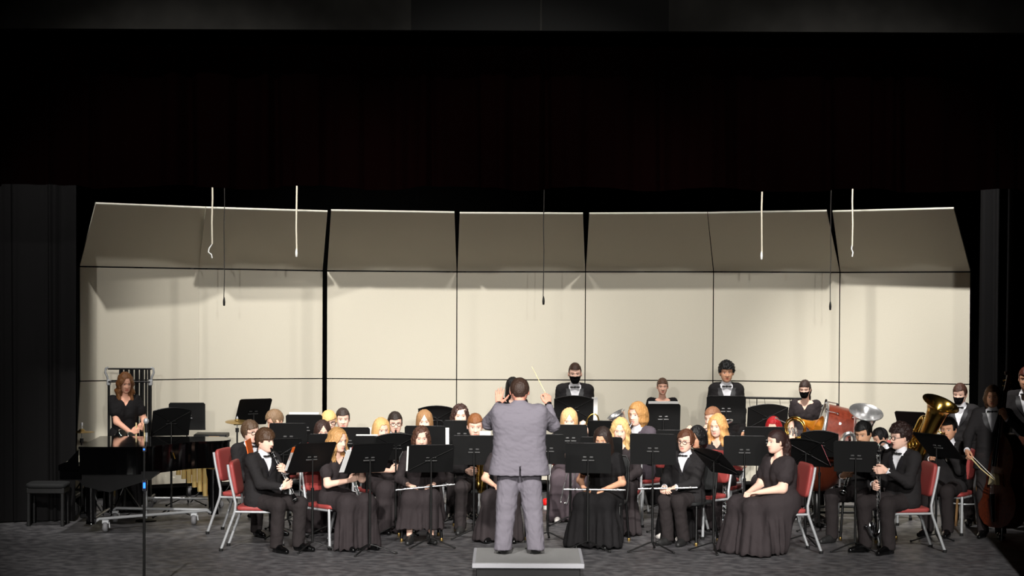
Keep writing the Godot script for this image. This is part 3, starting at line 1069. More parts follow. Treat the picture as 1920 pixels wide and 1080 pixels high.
# ---------------------------------------------------------------- percussion at the back of the stage
func caster(o: Node3D, at: Vector3, r := 0.045) -> void:
	var b := MB.new()
	b.lathe([Vector2(0, -0.014), Vector2(r * 0.6, -0.014), Vector2(r, -0.012), Vector2(r, 0.012), Vector2(r * 0.6, 0.014), Vector2(0, 0.014)], Transform3D(Basis(Vector3.RIGHT, PI / 2), at + Vector3(0, r, 0)), 20)
	var w := part("caster", b, M.caster_wheel, o)
	b = MB.new()
	b.box(at + Vector3(0, r * 1.5, 0), Vector3(r * 0.5, r * 1.4, 0.045), 0.004)
	part("fork", b, M.steel, w)

func percussion() -> void:
	chimes()
	vibraphone()
	cymbal_stand(pt(152, 808, -1.0), 0.15, Basis(), "flat cymbal on a stand at the far left beside the curtain", true)
	cymbal_stand(pt(444, 789, -1.9), 0.145, Basis(Vector3.BACK, -0.02) * Basis(Vector3.RIGHT, 0.12), "tilted bronze cymbal on a stand behind the boy with glasses at the left", false)
	small_drums()
	bass_drum()
	timpano(pt(1533, 846, -0.4), 0.33, "copper timpano left of the oboe boy")
	rack()
	odds()

func chimes() -> void:
	var z := -1.95
	var l := pt(197, 700, z)
	var r := pt(288, 700, z)
	var top := pt(240, 691, z).y
	var at := Vector3((l.x + r.x) * 0.5, 0, z)
	var w := (r.x - l.x) * 0.5
	var o := thing("tubular_chimes", "tall chimes on a silver frame behind the girl at the left", "chimes", at)
	var b := MB.new()
	for s in [-1, 1]:
		b.tube([Vector3(s * w * 0.86, 0.12, 0), Vector3(s * w * 0.86, top - 0.17, 0)], 0.016, 8)
		b.tube([Vector3(s * w * 0.86, 0.10, -0.3), Vector3(s * w * 0.86, 0.10, 0.3)], 0.018, 8)
	b.tube([Vector3(-w * 0.86, 0.14, 0), Vector3(w * 0.86, 0.14, 0)], 0.016, 8)
	part("frame", b, M.stand_pole, o)
	for s in [-1, 1]:
		b = MB.new()
		b.tube([Vector3(s * w * 0.86, top - 0.19, 0), Vector3(s * w * 0.92, top - 0.10, 0.01), Vector3(s * w * 1.0, top - 0.05, 0.01), Vector3(s * w * 0.98, top + 0.0, 0.01), Vector3(s * w * 0.88, top + 0.01, 0.01)], 0.014, 8)
		b.box(Vector3(s * w * 0.86, top - 0.17, 0), Vector3(0.05, 0.07, 0.05), 0.008)
		part("damper_bracket", b, M.steel, o)
		caster(o, Vector3(s * w * 0.86, 0, 0.28))
		caster(o, Vector3(s * w * 0.86, 0, -0.28))
	b = MB.new()
	b.tube([Vector3(-w * 0.9, top - 0.005, 0), Vector3(w * 0.9, top - 0.005, 0)], 0.011, 8)
	b.tube([Vector3(-w * 0.86, top - 0.16, 0.03), Vector3(w * 0.86, top - 0.16, 0.03)], 0.010, 8)
	part("top_rail", b, M.stand_pole, o)
	for k in 12:
		var x := lerpf(-w * 0.42, w * 0.76, k / 11.0) if k < 11 else w * 0.80
		b = MB.new()
		b.tube([Vector3(x, top - 0.015, 0.0 if k % 2 else -0.05), Vector3(x, 0.22 + 0.035 * k, 0.0 if k % 2 else -0.05)], 0.0145, 8)
		part("chime_tube", b, M.stand if k % 3 else M.stand_pole, o)
	b = MB.new()
	b.box(Vector3(w * 0.1, 0.62, -0.02), Vector3(w * 1.3, 0.05, 0.1), 0.01)
	part("damper_box", b, M.stand, o)

func vibraphone() -> void:
	var z := -1.55
	var l := pt(268, 826, z)
	var r := pt(414, 826, z)
	var at := Vector3((l.x + r.x) * 0.5, 0, z)
	var w := (r.x - l.x) * 0.5
	var top := l.y
	var o := thing("vibraphone", "vibraphone with gold resonator pipes behind the piano", "vibraphone", at)
	var b := MB.new()
	for s in [-1, 1]:
		b.box(Vector3(0, top - 0.05, s * 0.22), Vector3(2 * w, 0.05, 0.025), 0.005)
		b.box(Vector3(s * w, top - 0.05, 0), Vector3(0.03, 0.07, 0.5), 0.005)
	part("rail", b, M.stand, o)
	for s in [-1, 1]:
		b = MB.new()
		b.tube([Vector3(s * (w - 0.02), top - 0.06, 0.18), Vector3(s * (w - 0.04), 0.1, 0.24)], 0.016, 8)
		b.tube([Vector3(s * (w - 0.02), top - 0.06, -0.18), Vector3(s * (w - 0.04), 0.1, -0.24)], 0.016, 8)
		b.tube([Vector3(s * (w - 0.04), 0.11, 0.26), Vector3(s * (w - 0.04), 0.11, -0.26)], 0.018, 8)
		part("leg_frame", b, M.stand_pole, o)
		caster(o, Vector3(s * (w - 0.04), 0, 0.24))
		caster(o, Vector3(s * (w - 0.04), 0, -0.24))
	b = MB.new()
	b.tube([Vector3(-w + 0.04, 0.14, 0), Vector3(w - 0.04, 0.14, 0)], 0.016, 8)
	part("stretcher", b, M.steel, o)
	for row in 2:
		for k in 14:
			var t := k / 13.0
			if row == 1 and k % 7 in [2, 6]:
				continue
			var x := lerpf(-w + 0.05, w - 0.05, t) + (0.02 if row else 0.0)
			var zz := 0.11 if row == 0 else -0.11
			b = MB.new()
			b.box(Vector3(x, top - 0.012, zz), Vector3(0.055, 0.014, 0.24 + 0.1 * t), 0.004)
			part("bar", b, M.steel, o)
			b = MB.new()
			var len := lerpf(0.12, 0.70, pow(t, 1.25)) * (0.82 if row else 1.0)
			b.tube([Vector3(x, top - 0.06, zz), Vector3(x, top - 0.06 - len, zz)], 0.029, 12)
			part("resonator", b, M.gold_pipe, o)

func cymbal_stand(at: Vector3, r: float, tip: Basis, label: String, nut: bool) -> void:
	var o := thing("cymbal_stand", label, "cymbal", Vector3(at.x, 0, at.z), 0.0, "cymbals on stands")
	var b := MB.new()
	b.lathe([Vector2(0.0, -0.004), Vector2(r * 0.25, -0.005), Vector2(r, -0.018), Vector2(r, -0.016), Vector2(r * 0.27, -0.002), Vector2(r * 0.2, 0.012), Vector2(r * 0.1, 0.021), Vector2(0, 0.022)], Transform3D(tip, Vector3(0, at.y, 0)), 32)
	part("cymbal", b, M.bronze, o)
	b = MB.new()
	b.tube([Vector3(0, at.y + 0.055, 0), Vector3(0, at.y - 0.12, 0)], 0.006, 8)
	b.lathe([Vector2(0, 0.02), Vector2(0.013, 0.02), Vector2(0.013, 0.04), Vector2(0, 0.04)], Transform3D(Basis(), Vector3(0, at.y, 0)), 10)
	if nut:
		b.box(Vector3(0, at.y + 0.075, 0), Vector3(0.03, 0.04, 0.02), 0.004)
	part("wing_nut", b, M.steel, o)
	b = MB.new()
	b.tube([Vector3(0, at.y - 0.10, 0), Vector3(0, 0.55, 0)], 0.011, 8)
	b.tube([Vector3(0, 0.57, 0), Vector3(0, 0.12, 0)], 0.015, 8)
	b.tube([Vector3(0, at.y - 0.09, 0), Vector3(0, at.y - 0.14, 0)], 0.022, 8)
	part("pole", b, M.stand_pole, o)
	for k in 3:
		b = MB.new()
		var a := TAU * k / 3.0 + 0.4
		b.tube([Vector3(0, 0.40, 0), Vector3(cos(a) * 0.3, 0.012, sin(a) * 0.3)], 0.009, 8)
		part("leg", b, M.stand_pole, o)

func small_drums() -> void:
	# a pair of small drums on a stand, tipped to the girl, and a microphone on its own stand
	var at := pt(232, 822, -0.9)
	var o := thing("tom_pair", "pair of small black drums with silver rims below the chimes girl", "drum", Vector3(at.x, 0, at.z))
	for s in [-1, 1]:
		var tip := Basis(Vector3.BACK, -0.75) * Basis(Vector3.RIGHT, 0.35)
		var xf := Transform3D(tip, Vector3(s * 0.055, at.y - s * 0.015, s * 0.02))
		var b := MB.new()
		b.lathe([Vector2(0, -0.07), Vector2(0.055, -0.07), Vector2(0.06, 0.06), Vector2(0, 0.06)], xf, 20)
		var sh := part("shell", b, M.black_plastic, o)
		b = MB.new()
		b.ring(xf * Vector3(0, 0.058, 0), tip.y, 0.061, 0.007)
		b.ring(xf * Vector3(0, -0.03, 0), tip.y, 0.06, 0.004)
		part("rim", b, M.chrome, sh)
		b = MB.new()
		b.lathe([Vector2(0, 0.061), Vector2(0.058, 0.061), Vector2(0.058, 0.063), Vector2(0, 0.063)], xf, 20)
		part("drumhead", b, M.black_plastic, sh)
	var p := MB.new()
	p.tube([Vector3(0, at.y - 0.05, 0), Vector3(0, 0.1, 0)], 0.014, 8)
	part("pole", p, M.stand_pole, o)
	for k in 3:
		var leg := MB.new()
		var a := TAU * k / 3.0
		leg.tube([Vector3(0, 0.35, 0), Vector3(cos(a) * 0.25, 0.012, sin(a) * 0.25)], 0.010, 8)
		part("leg", leg, M.stand_pole, o)
	at = pt(273, 790, -0.45)
	o = thing("microphone_stand", "grey microphone on a black stand right of the chimes girl", "microphone", Vector3(at.x, 0, at.z))
	p = MB.new()
	p.ball(Vector3(0, at.y, 0), Vector3(0.033, 0.036, 0.033))
	part("windscreen", p, M.steel, o)
	p = MB.new()
	p.tube([Vector3(0, at.y - 0.03, 0), Vector3(0.004, at.y - 0.13, 0)], 0.022, 10)
	part("microphone_body", p, M.black_plastic, o)
	p = MB.new()
	p.tube([Vector3(0.004, at.y - 0.12, 0), Vector3(0.004, 0.02, 0)], 0.013, 8)
	part("pole", p, M.steel, o)
	p = MB.new()
	p.lathe([Vector2(0, 0), Vector2(0.12, 0), Vector2(0.12, 0.012), Vector2(0.02, 0.03), Vector2(0, 0.03)], Transform3D(), 18)
	part("base", p, M.stand, o)

func bass_drum() -> void:
	var c := pt(1568, 834, -1.3)
	var o := thing("bass_drum", "large reddish wooden bass drum tipped on its stand at the right", "drum", Vector3(c.x, 0, c.z))
	var axis := Vector3(0.97, -0.22, 0.04).normalized()
	var up := (Vector3.UP - axis * axis.y).normalized()
	var tip := Basis(up.cross(axis) * -1.0, axis, up)
	tip = Basis(axis.cross(up), axis, up).orthonormalized()
	var at := Vector3(0, c.y, 0)
	var xf := Transform3D(tip, at)
	var R := 0.45
	var b := MB.new()
	b.lathe([Vector2(R - 0.01, -0.19), Vector2(R, -0.19), Vector2(R, 0.19), Vector2(R - 0.01, 0.19)], xf, 64)
	var sh := part("shell", b, M.mahogany, o)
	for s in [-1, 1]:
		b = MB.new()
		b.lathe([Vector2(R - 0.005, s * 0.21 - 0.016), Vector2(R + 0.014, s * 0.21 - 0.016), Vector2(R + 0.014, s * 0.21 + 0.016), Vector2(R - 0.005, s * 0.21 + 0.016), Vector2(R - 0.005, s * 0.21 - 0.016)], xf, 64)
		part("hoop", b, M.silver if s < 0 else M.mahogany, o)
		b = MB.new()
		b.lathe([Vector2(0, s * 0.205 - 0.002), Vector2(R - 0.004, s * 0.205 - 0.002), Vector2(R - 0.004, s * 0.205 + 0.002), Vector2(0, s * 0.205 + 0.002)], xf, 64)
		part("drumhead", b, M.drumhead, o)
	for k in 10:
		var a := TAU * k / 10.0 + 0.3
		for s in [-1, 1]:
			b = MB.new()
			var rad := Vector3(cos(a), 0, sin(a))
			b.box(xf * (rad * (R + 0.014) + Vector3(0, s * 0.09, 0)), Vector3(0.03, 0.03, 0.03), 0.008, tip * Basis(Vector3.UP, -a))
			b.tube([xf * (rad * (R + 0.025) + Vector3(0, s * 0.09, 0)), xf * (rad * (R + 0.02) + Vector3(0, s * 0.235, 0))], 0.006, 6)
			b.box(xf * (rad * (R + 0.022) + Vector3(0, s * 0.23, 0)), Vector3(0.05, 0.025, 0.03), 0.006, tip * Basis(Vector3.UP, -a))
			part("tension_lug", b, M.chrome, sh)
	b = MB.new()
	b.lathe([Vector2(0, 0), Vector2(0.02, 0), Vector2(0.02, 0.004), Vector2(0, 0.004)], Transform3D(Basis(Vector3.RIGHT, PI / 2 - 0.65), Vector3(0.0, c.y + 0.275, 0.355)), 16)
	part("badge", b, M.steel, o)
	for s in [-1, 1]:
		b = MB.new()
		b.tube([Vector3(s * 0.30, 0.05, 0.35), Vector3(s * 0.30, c.y - 0.2, 0.0), Vector3(s * 0.30, 0.05, -0.35)], 0.017, 8)
		b.tube([Vector3(s * 0.30, 0.07, 0.35), Vector3(s * 0.30, 0.07, -0.35)], 0.015, 8)
		b.tube([Vector3(-0.30, 0.07, s * 0.30), Vector3(0.30, 0.07, s * 0.30)], 0.015, 8)
		b.tube([Vector3(s * 0.30, c.y - 0.2, 0), Vector3(s * 0.24, c.y - 0.3, 0)], 0.017, 8)
		part("stand_frame", b, M.stand_pole, o)
		caster(o, Vector3(s * 0.30, 0, 0.35), 0.035)
		caster(o, Vector3(s * 0.30, 0, -0.35), 0.035)

func timpano(at: Vector3, r: float, label: String) -> void:
	var o := thing("timpano", label, "drum", Vector3(at.x, 0, at.z))
	var y := at.y
	var b := MB.new()
	b.lathe([Vector2(0, y - 0.46), Vector2(r * 0.35, y - 0.45), Vector2(r * 0.7, y - 0.37), Vector2(r * 0.92, y - 0.24), Vector2(r, y - 0.08), Vector2(r, y - 0.01)], Transform3D(), 40)
	part("bowl", b, M.copper, o)
	b = MB.new()
	b.ring(Vector3(0, y, 0), Vector3.UP, r + 0.012, 0.014, 40, 8)
	part("hoop", b, M.chrome, o)
	b = MB.new()
	b.lathe([Vector2(0, y + 0.003), Vector2(r + 0.004, y + 0.003), Vector2(r + 0.004, y + 0.007), Vector2(0, y + 0.007)], Transform3D(), 40)
	part("drumhead", b, M.drumhead, o)
	for k in 8:
		var a := TAU * k / 8.0
		b = MB.new()
		var d := Vector3(cos(a), 0, sin(a))
		b.tube([d * (r + 0.02) + Vector3(0, y - 0.01, 0), d * (r + 0.015) + Vector3(0, y - 0.12, 0)], 0.007, 6)
		b.box(d * (r + 0.03) + Vector3(0, y + 0.01, 0), Vector3(0.03, 0.03, 0.03), 0.006, Basis(Vector3.UP, -a))
		part("tension_rod", b, M.chrome, o)
	for k in 4:
		var a := TAU * k / 4.0 + PI / 4
		b = MB.new()
		var d := Vector3(cos(a), 0, sin(a))
		b.tube([d * (r + 0.01) + Vector3(0, y - 0.10, 0), d * r * 0.95 + Vector3(0, 0.25, 0), d * r * 0.9 + Vector3(0, 0.03, 0)], 0.012, 8)
		part("leg", b, M.steel, o)
	b = MB.new()
	b.lathe([Vector2(0, 0.03), Vector2(0.16, 0.03), Vector2(0.15, 0.07), Vector2(0.04, 0.12), Vector2(0.03, y - 0.45), Vector2(0, y - 0.45)], Transform3D(), 20)
	b.box(Vector3(0, 0.05, 0.2), Vector3(0.1, 0.03, 0.24), 0.008, Basis(Vector3.RIGHT, 0.2))
	part("pedal_base", b, M.stand_pole, o)

func rack() -> void:
	var z := -2.95
	var a := pt(1394, 746, z)
	var c := pt(1508, 748, z)
	var o := thing("percussion_rack", "thin black pipe rack standing before the shell behind the arched stand", "rack", Vector3((a.x + c.x) * 0.5, 0, z))
	var w := (c.x - a.x) * 0.5
	var b := MB.new()
	b.tube([Vector3(-w, a.y, 0), Vector3(w, c.y, 0)], 0.014, 8)
	part("cross_pipe", b, M.stand, o)
	for s in [-1, 1]:
		b = MB.new()
		b.tube([Vector3(s * w * 0.55, (a.y + c.y) * 0.5, 0), Vector3(s * w * 0.55, 0.02, 0)], 0.006, 8)
		b.tube([Vector3(s * w * 0.55, 0.015, -0.25), Vector3(s * w * 0.55, 0.015, 0.25)], 0.012, 8)
		part("post", b, M.stand, o)
	b = MB.new()
	for k in 4:
		b.tube([Vector3(w * (-0.8 + 0.5 * k), a.y - 0.01, 0.0), Vector3(w * (-0.77 + 0.5 * k), a.y - 0.12, 0.01), Vector3(w * (-0.6 + 0.5 * k), a.y - 0.13, 0.01)], 0.003, 6)
	part("wire_hook", b, M.dark_cable, o)

func odds() -> void:
	# plunger mutes on the floor, a clarinet peg, a bottle, a cart wheel at the left, a trap table
	var spots := [[880, 958, "red rubber plunger mute on the floor near the saxophone boy"], [1364, 962, "red rubber plunger mute on the floor below the long haired blonde girl"], [1027, 956, "red rubber plunger mute on the floor right of the conductor's legs"]]
	for s in spots:
		var o := thing("plunger_mute", s[2], "mute", spot(s[0], s[1]), 0.0, "plunger mutes on the floor")
		var b := MB.new()
		b.lathe([Vector2(0.045, 0.0), Vector2(0.05, 0.0), Vector2(0.052, 0.03), Vector2(0.05, 0.055), Vector2(0, 0.055)], Transform3D(), 20)
		part("base_ring", b, M.shoe_white if s[0] != 1364 else M.red_rubber, o)
		b = MB.new()
		b.lathe([Vector2(0.06, 0.055), Vector2(0.072, 0.06), Vector2(0.07, 0.10), Vector2(0.045, 0.13), Vector2(0.0, 0.135)], Transform3D(), 20)
		part("cup", b, M.red_rubber, o)
	var o := thing("water_bottle", "clear bottle on the floor behind the flute girl on the left", "bottle", spot(839, 968))
	var b := MB.new()
	b.lathe([Vector2(0, 0), Vector2(0.034, 0), Vector2(0.034, 0.13), Vector2(0.014, 0.17), Vector2(0.014, 0.19), Vector2(0, 0.19)], Transform3D(), 18)
	part("body", b, M.clear_bottle, o)
	b = MB.new()
	b.lathe([Vector2(0, 0.188), Vector2(0.017, 0.188), Vector2(0.017, 0.205), Vector2(0, 0.205)], Transform3D(), 14)
	part("cap", b, M.paper, o)
	var foot := spot(1359, 1005)
	o = thing("instrument_peg", "black floor peg under the upright clarinet beside the wide dress", "peg", foot)
	b = MB.new()
	b.lathe([Vector2(0, 0), Vector2(0.06, 0), Vector2(0.06, 0.012), Vector2(0.012, 0.03), Vector2(0.011, 0.16), Vector2(0, 0.17)], Transform3D(), 16)
	part("peg", b, M.black_plastic, o)
	clarinet(Transform3D(Basis(), foot + Vector3(0, 0.72, 0)), "clarinet standing on a floor peg left of the wide dress", true)
	o = thing("percussion_cart", "low black cart on grey wheels half behind the left curtain", "cart", spot(128, 968))
	b = MB.new()
	b.box(Vector3(-0.12, 0.22, -0.2), Vector3(0.4, 0.05, 0.45), 0.01)
	b.box(Vector3(-0.12, 0.62, -0.2), Vector3(0.4, 0.04, 0.45), 0.01)
	part("shelf", b, M.stand, o)
	b = MB.new()
	for s in [-1, 1]:
		for t in [-1, 1]:
			b.tube([Vector3(-0.12 + s * 0.18, 0.16, -0.2 + t * 0.2), Vector3(-0.12 + s * 0.18, 0.64, -0.2 + t * 0.2)], 0.012, 8)
	part("post", b, M.stand_pole, o)
	for s in [-1, 1]:
		caster(o, Vector3(-0.12 + s * 0.18, 0, 0.0), 0.07)
		caster(o, Vector3(-0.12 + s * 0.18, 0, -0.4), 0.07)
	var tp := pt(396, 815, -2.4)
	o = thing("trap_table", "dark percussion table with tan edge against the shell left of the cymbal", "table", Vector3(tp.x, 0, tp.z))
	b = MB.new()
	b.box(Vector3(0, tp.y - 0.012, 0), Vector3(0.40, 0.05, 0.34), 0.008)
	part("table_top", b, M.stand, o)
	b = MB.new()
	b.box(Vector3(0.05, tp.y - 0.02, 0.172), Vector3(0.13, 0.024, 0.006), 0.002)
	part("edge_strip", b, M.tan_wood, o)
	b = MB.new()
	b.tube([Vector3(0, tp.y - 0.03, 0), Vector3(0, 0.1, 0)], 0.016, 8)
	part("pole", b, M.stand_pole, o)
	for k in 3:
		var leg := MB.new()
		var a := TAU * k / 3.0 + 0.5
		leg.tube([Vector3(0, 0.3, 0), Vector3(cos(a) * 0.28, 0.012, sin(a) * 0.28)], 0.010, 8)
		part("leg", leg, M.stand_pole, o)
	# wooden stool behind the gold tuba, where the bass players sit
	var st := spot(1812, 985)
	o = thing("bass_stool", "tall wooden stool left of the double bass", "stool", st)
	b = MB.new()
	b.lathe([Vector2(0, 0.70), Vector2(0.16, 0.70), Vector2(0.17, 0.715), Vector2(0.17, 0.735), Vector2(0.15, 0.745), Vector2(0, 0.745)], Transform3D(), 24)
	part("seat", b, M.tan_wood, o)
	for k in 4:
		var a := TAU * k / 4.0 + PI / 4
		b = MB.new()
		b.tube([Vector3(cos(a) * 0.11, 0.70, sin(a) * 0.11), Vector3(cos(a) * 0.19, 0.0, sin(a) * 0.19)], 0.016, 8)
		part("leg", b, M.tan_wood, o)
	b = MB.new()
	b.ring(Vector3(0, 0.25, 0), Vector3.UP, 0.162, 0.01, 24, 6)
	part("foot_ring", b, M.steel, o)

# ---------------------------------------------------------------- figures: skinned fields meshed as surface nets
# bones: [a, b, radius at a, radius at b]; k joins them smoothly; carve takes away where it is negative
func field_mesh(bones: Array, cell: float, k: float, carve = null, low := -1.0) -> MB:
	var lo := Vector3.ONE * 99.0
	var hi := -lo
	for b in bones:
		var r := maxf(b[2], b[3])
		lo = lo.min((b[0] as Vector3).min(b[1]) - Vector3.ONE * r)
		hi = hi.max((b[0] as Vector3).max(b[1]) + Vector3.ONE * r)
	lo -= Vector3.ONE * cell * 2.5
	hi += Vector3.ONE * cell * 2.5
	var nx := int((hi.x - lo.x) / cell) + 2
	var ny := int((hi.y - lo.y) / cell) + 2
	var nz := int((hi.z - lo.z) / cell) + 2
	var f := PackedFloat32Array()
	f.resize(nx * ny * nz)
	f.fill(1.0)
	var kq := 0.25 / k
	for b in bones:
		var a: Vector3 = b[0]
		var ba: Vector3 = b[1] - a
		var inv := 1.0 / maxf(ba.length_squared(), 1e-9)
		var ra: float = b[2]
		var dr: float = b[3] - ra
		var m := Vector3.ONE * (maxf(b[2], b[3]) + k * 0.5 + cell * 1.5)
		var l := (a.min(b[1]) - m - lo) / cell
		var h := (a.max(b[1]) + m - lo) / cell
		var x0 := maxi(int(l.x), 0)
		var x1 := mini(int(h.x) + 1, nx - 1)
		for z in range(maxi(int(l.z), 0), mini(int(h.z) + 1, nz - 1) + 1):
			for y in range(maxi(int(l.y), 0), mini(int(h.y) + 1, ny - 1) + 1):
				var at := (z * ny + y) * nx
				var p := lo + Vector3(x0, y, z) * cell - a
				for x in range(x0, x1 + 1):
					var t := clampf(p.dot(ba) * inv, 0.0, 1.0)
					var d := (p - ba * t).length() - ra - dr * t
					var o := f[at + x]
					var q := k - absf(d - o)
					if q > 0.0:
						f[at + x] = minf(d, o) - q * q * kq
					elif d < o:
						f[at + x] = d
					p.x += cell
	if carve != null or low > -1.0:
		for z in nz:
			for y in ny:
				var at := (z * ny + y) * nx
				var p := lo + Vector3(0, y, z) * cell
				for x in nx:
					var d := f[at + x]
					if d < 0.03:
						if low > -1.0:
							d = maxf(d, low - p.y)
						if carve != null:
							d = maxf(d, -(carve.call(p) as float))
						f[at + x] = d
					p.x += cell
	return net(f, nx, ny, nz, lo, cell)

func func_mesh(fun: Callable, lo: Vector3, hi: Vector3, cell: float) -> MB:
	var nx := int((hi.x - lo.x) / cell) + 2
	var ny := int((hi.y - lo.y) / cell) + 2
	var nz := int((hi.z - lo.z) / cell) + 2
	var f := PackedFloat32Array()
	f.resize(nx * ny * nz)
	for z in nz:
		for y in ny:
			var at := (z * ny + y) * nx
			for x in nx:
				f[at + x] = fun.call(lo + Vector3(x, y, z) * cell)
	return net(f, nx, ny, nz, lo, cell, 4.5)

func net(f: PackedFloat32Array, nx: int, ny: int, nz: int, lo: Vector3, cell: float, band := 1.9) -> MB:
	var m := MB.new()
	var sx := 1
	var sy := nx
	var sz := nx * ny
	var ids := PackedInt32Array()
	ids.resize(f.size())
	var off := [0, 1, sy, sy + 1, sz, sz + 1, sz + sy, sz + sy + 1]
	var edges := [[0, 1], [2, 3], [4, 5], [6, 7], [0, 2], [1, 3], [4, 6], [5, 7], [0, 4], [1, 5], [2, 6], [3, 7]]
	var corner := []
	for k in 8:
		corner.append(Vector3(k & 1, (k >> 1) & 1, (k >> 2) & 1))
	var lim := cell * band
	var vs := PackedVector3Array()
	var ix := PackedInt32Array()
	for z in nz - 1:
		for y in ny - 1:
			var at := z * sz + y * sy
			for x in nx - 1:
				var i0 := at + x
				var f0 := f[i0]
				if f0 > lim or f0 < -lim:
					continue
				var s0 := f0 < 0.0
				if s0 == (f[i0 + 1] < 0.0) and s0 == (f[i0 + sy] < 0.0) and s0 == (f[i0 + sz] < 0.0) and s0 == (f[i0 + sy + 1] < 0.0) and s0 == (f[i0 + sz + 1] < 0.0) and s0 == (f[i0 + sz + sy] < 0.0) and s0 == (f[i0 + sz + sy + 1] < 0.0):
					continue
				var sum := Vector3.ZERO
				var cnt := 0
				for e in edges:
					var a := f[i0 + off[e[0]]]
					var b := f[i0 + off[e[1]]]
					if (a < 0.0) != (b < 0.0):
						sum += (corner[e[0]] as Vector3).lerp(corner[e[1]], a / (a - b))
						cnt += 1
				ids[i0] = vs.size()
				vs.append(lo + (Vector3(x, y, z) + sum / cnt) * cell)
				if x > 0 and y > 0 and z > 0:
					if s0 != (f[i0 + 1] < 0.0):
						quad(ix, ids[i0], ids[i0 - sy], ids[i0 - sy - sz], ids[i0 - sz], s0)
					if s0 != (f[i0 + sy] < 0.0):
						quad(ix, ids[i0], ids[i0 - sz], ids[i0 - sz - sx], ids[i0 - sx], s0)
					if s0 != (f[i0 + sz] < 0.0):
						quad(ix, ids[i0], ids[i0 - sx], ids[i0 - sx - sy], ids[i0 - sy], s0)
	m.v = vs
	m.i = ix
	renormal(m)
	return m

func quad(ix: PackedInt32Array, a: int, b: int, c: int, d: int, flip: bool) -> void:
	if flip:
		ix.append_array([a, c, b, a, d, c])
	else:
		ix.append_array([a, b, c, a, c, d])

func renormal(m: MB) -> void:
	var n := PackedVector3Array()
	n.resize(m.v.size())
	for k in range(0, m.i.size(), 3):
		var a := m.i[k]
		var b := m.i[k + 1]
		var c := m.i[k + 2]
		var q := (m.v[c] - m.v[a]).cross(m.v[b] - m.v[a])
		n[a] += q
		n[b] += q
		n[c] += q
	for k in n.size():
		n[k] = n[k].normalized()
	m.n = n

func crease(m: MB, amp: float, freq: float, seed_: float, stretch := Vector3.ONE) -> void:   # cloth wrinkles
	for k in m.v.size():
		var p := m.v[k]
		m.v[k] = p + m.n[k] * amp * noise.get_noise_3dv(p * freq * stretch + Vector3(seed_, seed_ * 0.7, 0))
	renormal(m)

# ---------------------------------------------------------------- hands
func hand(kind: String) -> MB:
	var key := "hand_" + kind
	if M.has(key):
		return M[key]
	var curl := {"open": [0.06, 0.08, 0.06], "relaxed": [0.35, 0.45, 0.3], "grip": [0.75, 0.95, 0.6], "flat": [0.15, 0.2, 0.15]}[kind] as Array
	var spread := 0.12 if kind == "open" else 0.03
	var bones := [[Vector3(0, -0.006, 0), Vector3(0, 0.018, 0), 0.0235, 0.024]]
	var xs := [0.029, 0.0095, -0.0105, -0.029]
	var ls := [0.074, 0.083, 0.077, 0.060]
	for k in 4:
		var root := Vector3(xs[k], 0.088 - 0.006 * absf(k - 1.0), 0)
		bones.append([Vector3(xs[k] * 0.6, 0.015, 0), root, 0.0155, 0.0125])
		var dir := Vector3(sin(spread * (1.5 - k)), cos(spread * (1.5 - k)), 0)
		var an := 0.0
		var p := root
		for s in 3:
			an += curl[s] * (1.0 + 0.08 * k)
			var d := dir * cos(an) + Vector3(0, 0, 1) * sin(an)
			var q: Vector3 = p + d * ls[k] * [0.45, 0.31, 0.24][s]
			bones.append([p, q, 0.0096 - s * 0.0009, 0.0089 - s * 0.0009])
			p = q
	var t1 := Vector3(0.046, 0.045, 0.014) if kind != "open" else Vector3(0.052, 0.042, 0.006)
	var t2 := Vector3(0.056, 0.078, 0.026) if kind != "open" else Vector3(0.079, 0.07, 0.01)
	var t3 := Vector3(0.05, 0.104, 0.036) if kind != "open" else Vector3(0.095, 0.095, 0.012)
	bones.append([Vector3(0.016, 0.012, 0.004), t1, 0.016, 0.0125])
	bones.append([t1, t2, 0.0118, 0.0105])
	bones.append([t2, t3, 0.0102, 0.0085])
	M[key] = field_mesh(bones, 0.0045, 0.008)
	return M[key]

# ---------------------------------------------------------------- heads: local frame at the middle of the head, face to +z
const HY := [0.12, 0.116, 0.105, 0.085, 0.06, 0.03, 0.0, -0.03, -0.06, -0.085, -0.102, -0.112, -0.117]
const HW := [0.0, 0.026, 0.048, 0.063, 0.072, 0.0765, 0.076, 0.073, 0.066, 0.055, 0.041, 0.025, 0.006]
const HF := [-0.01, 0.025, 0.052, 0.072, 0.083, 0.0865, 0.0845, 0.085, 0.085, 0.083, 0.077, 0.065, 0.05]
const HB := [-0.01, -0.042, -0.068, -0.089, -0.101, -0.106, -0.102, -0.09, -0.068, -0.044, -0.018, 0.004, 0.03]

func prof(t: Array, y: float) -> float:
	if y >= HY[0]:
		return t[0]
	for k in HY.size() - 1:
		if y >= HY[k + 1]:
			return lerpf(t[k + 1], t[k], (y - HY[k + 1]) / (HY[k] - HY[k + 1]))
	return t[-1]

func bell(x: float, s: float) -> float:
	return exp(-x * x / (2.0 * s * s))

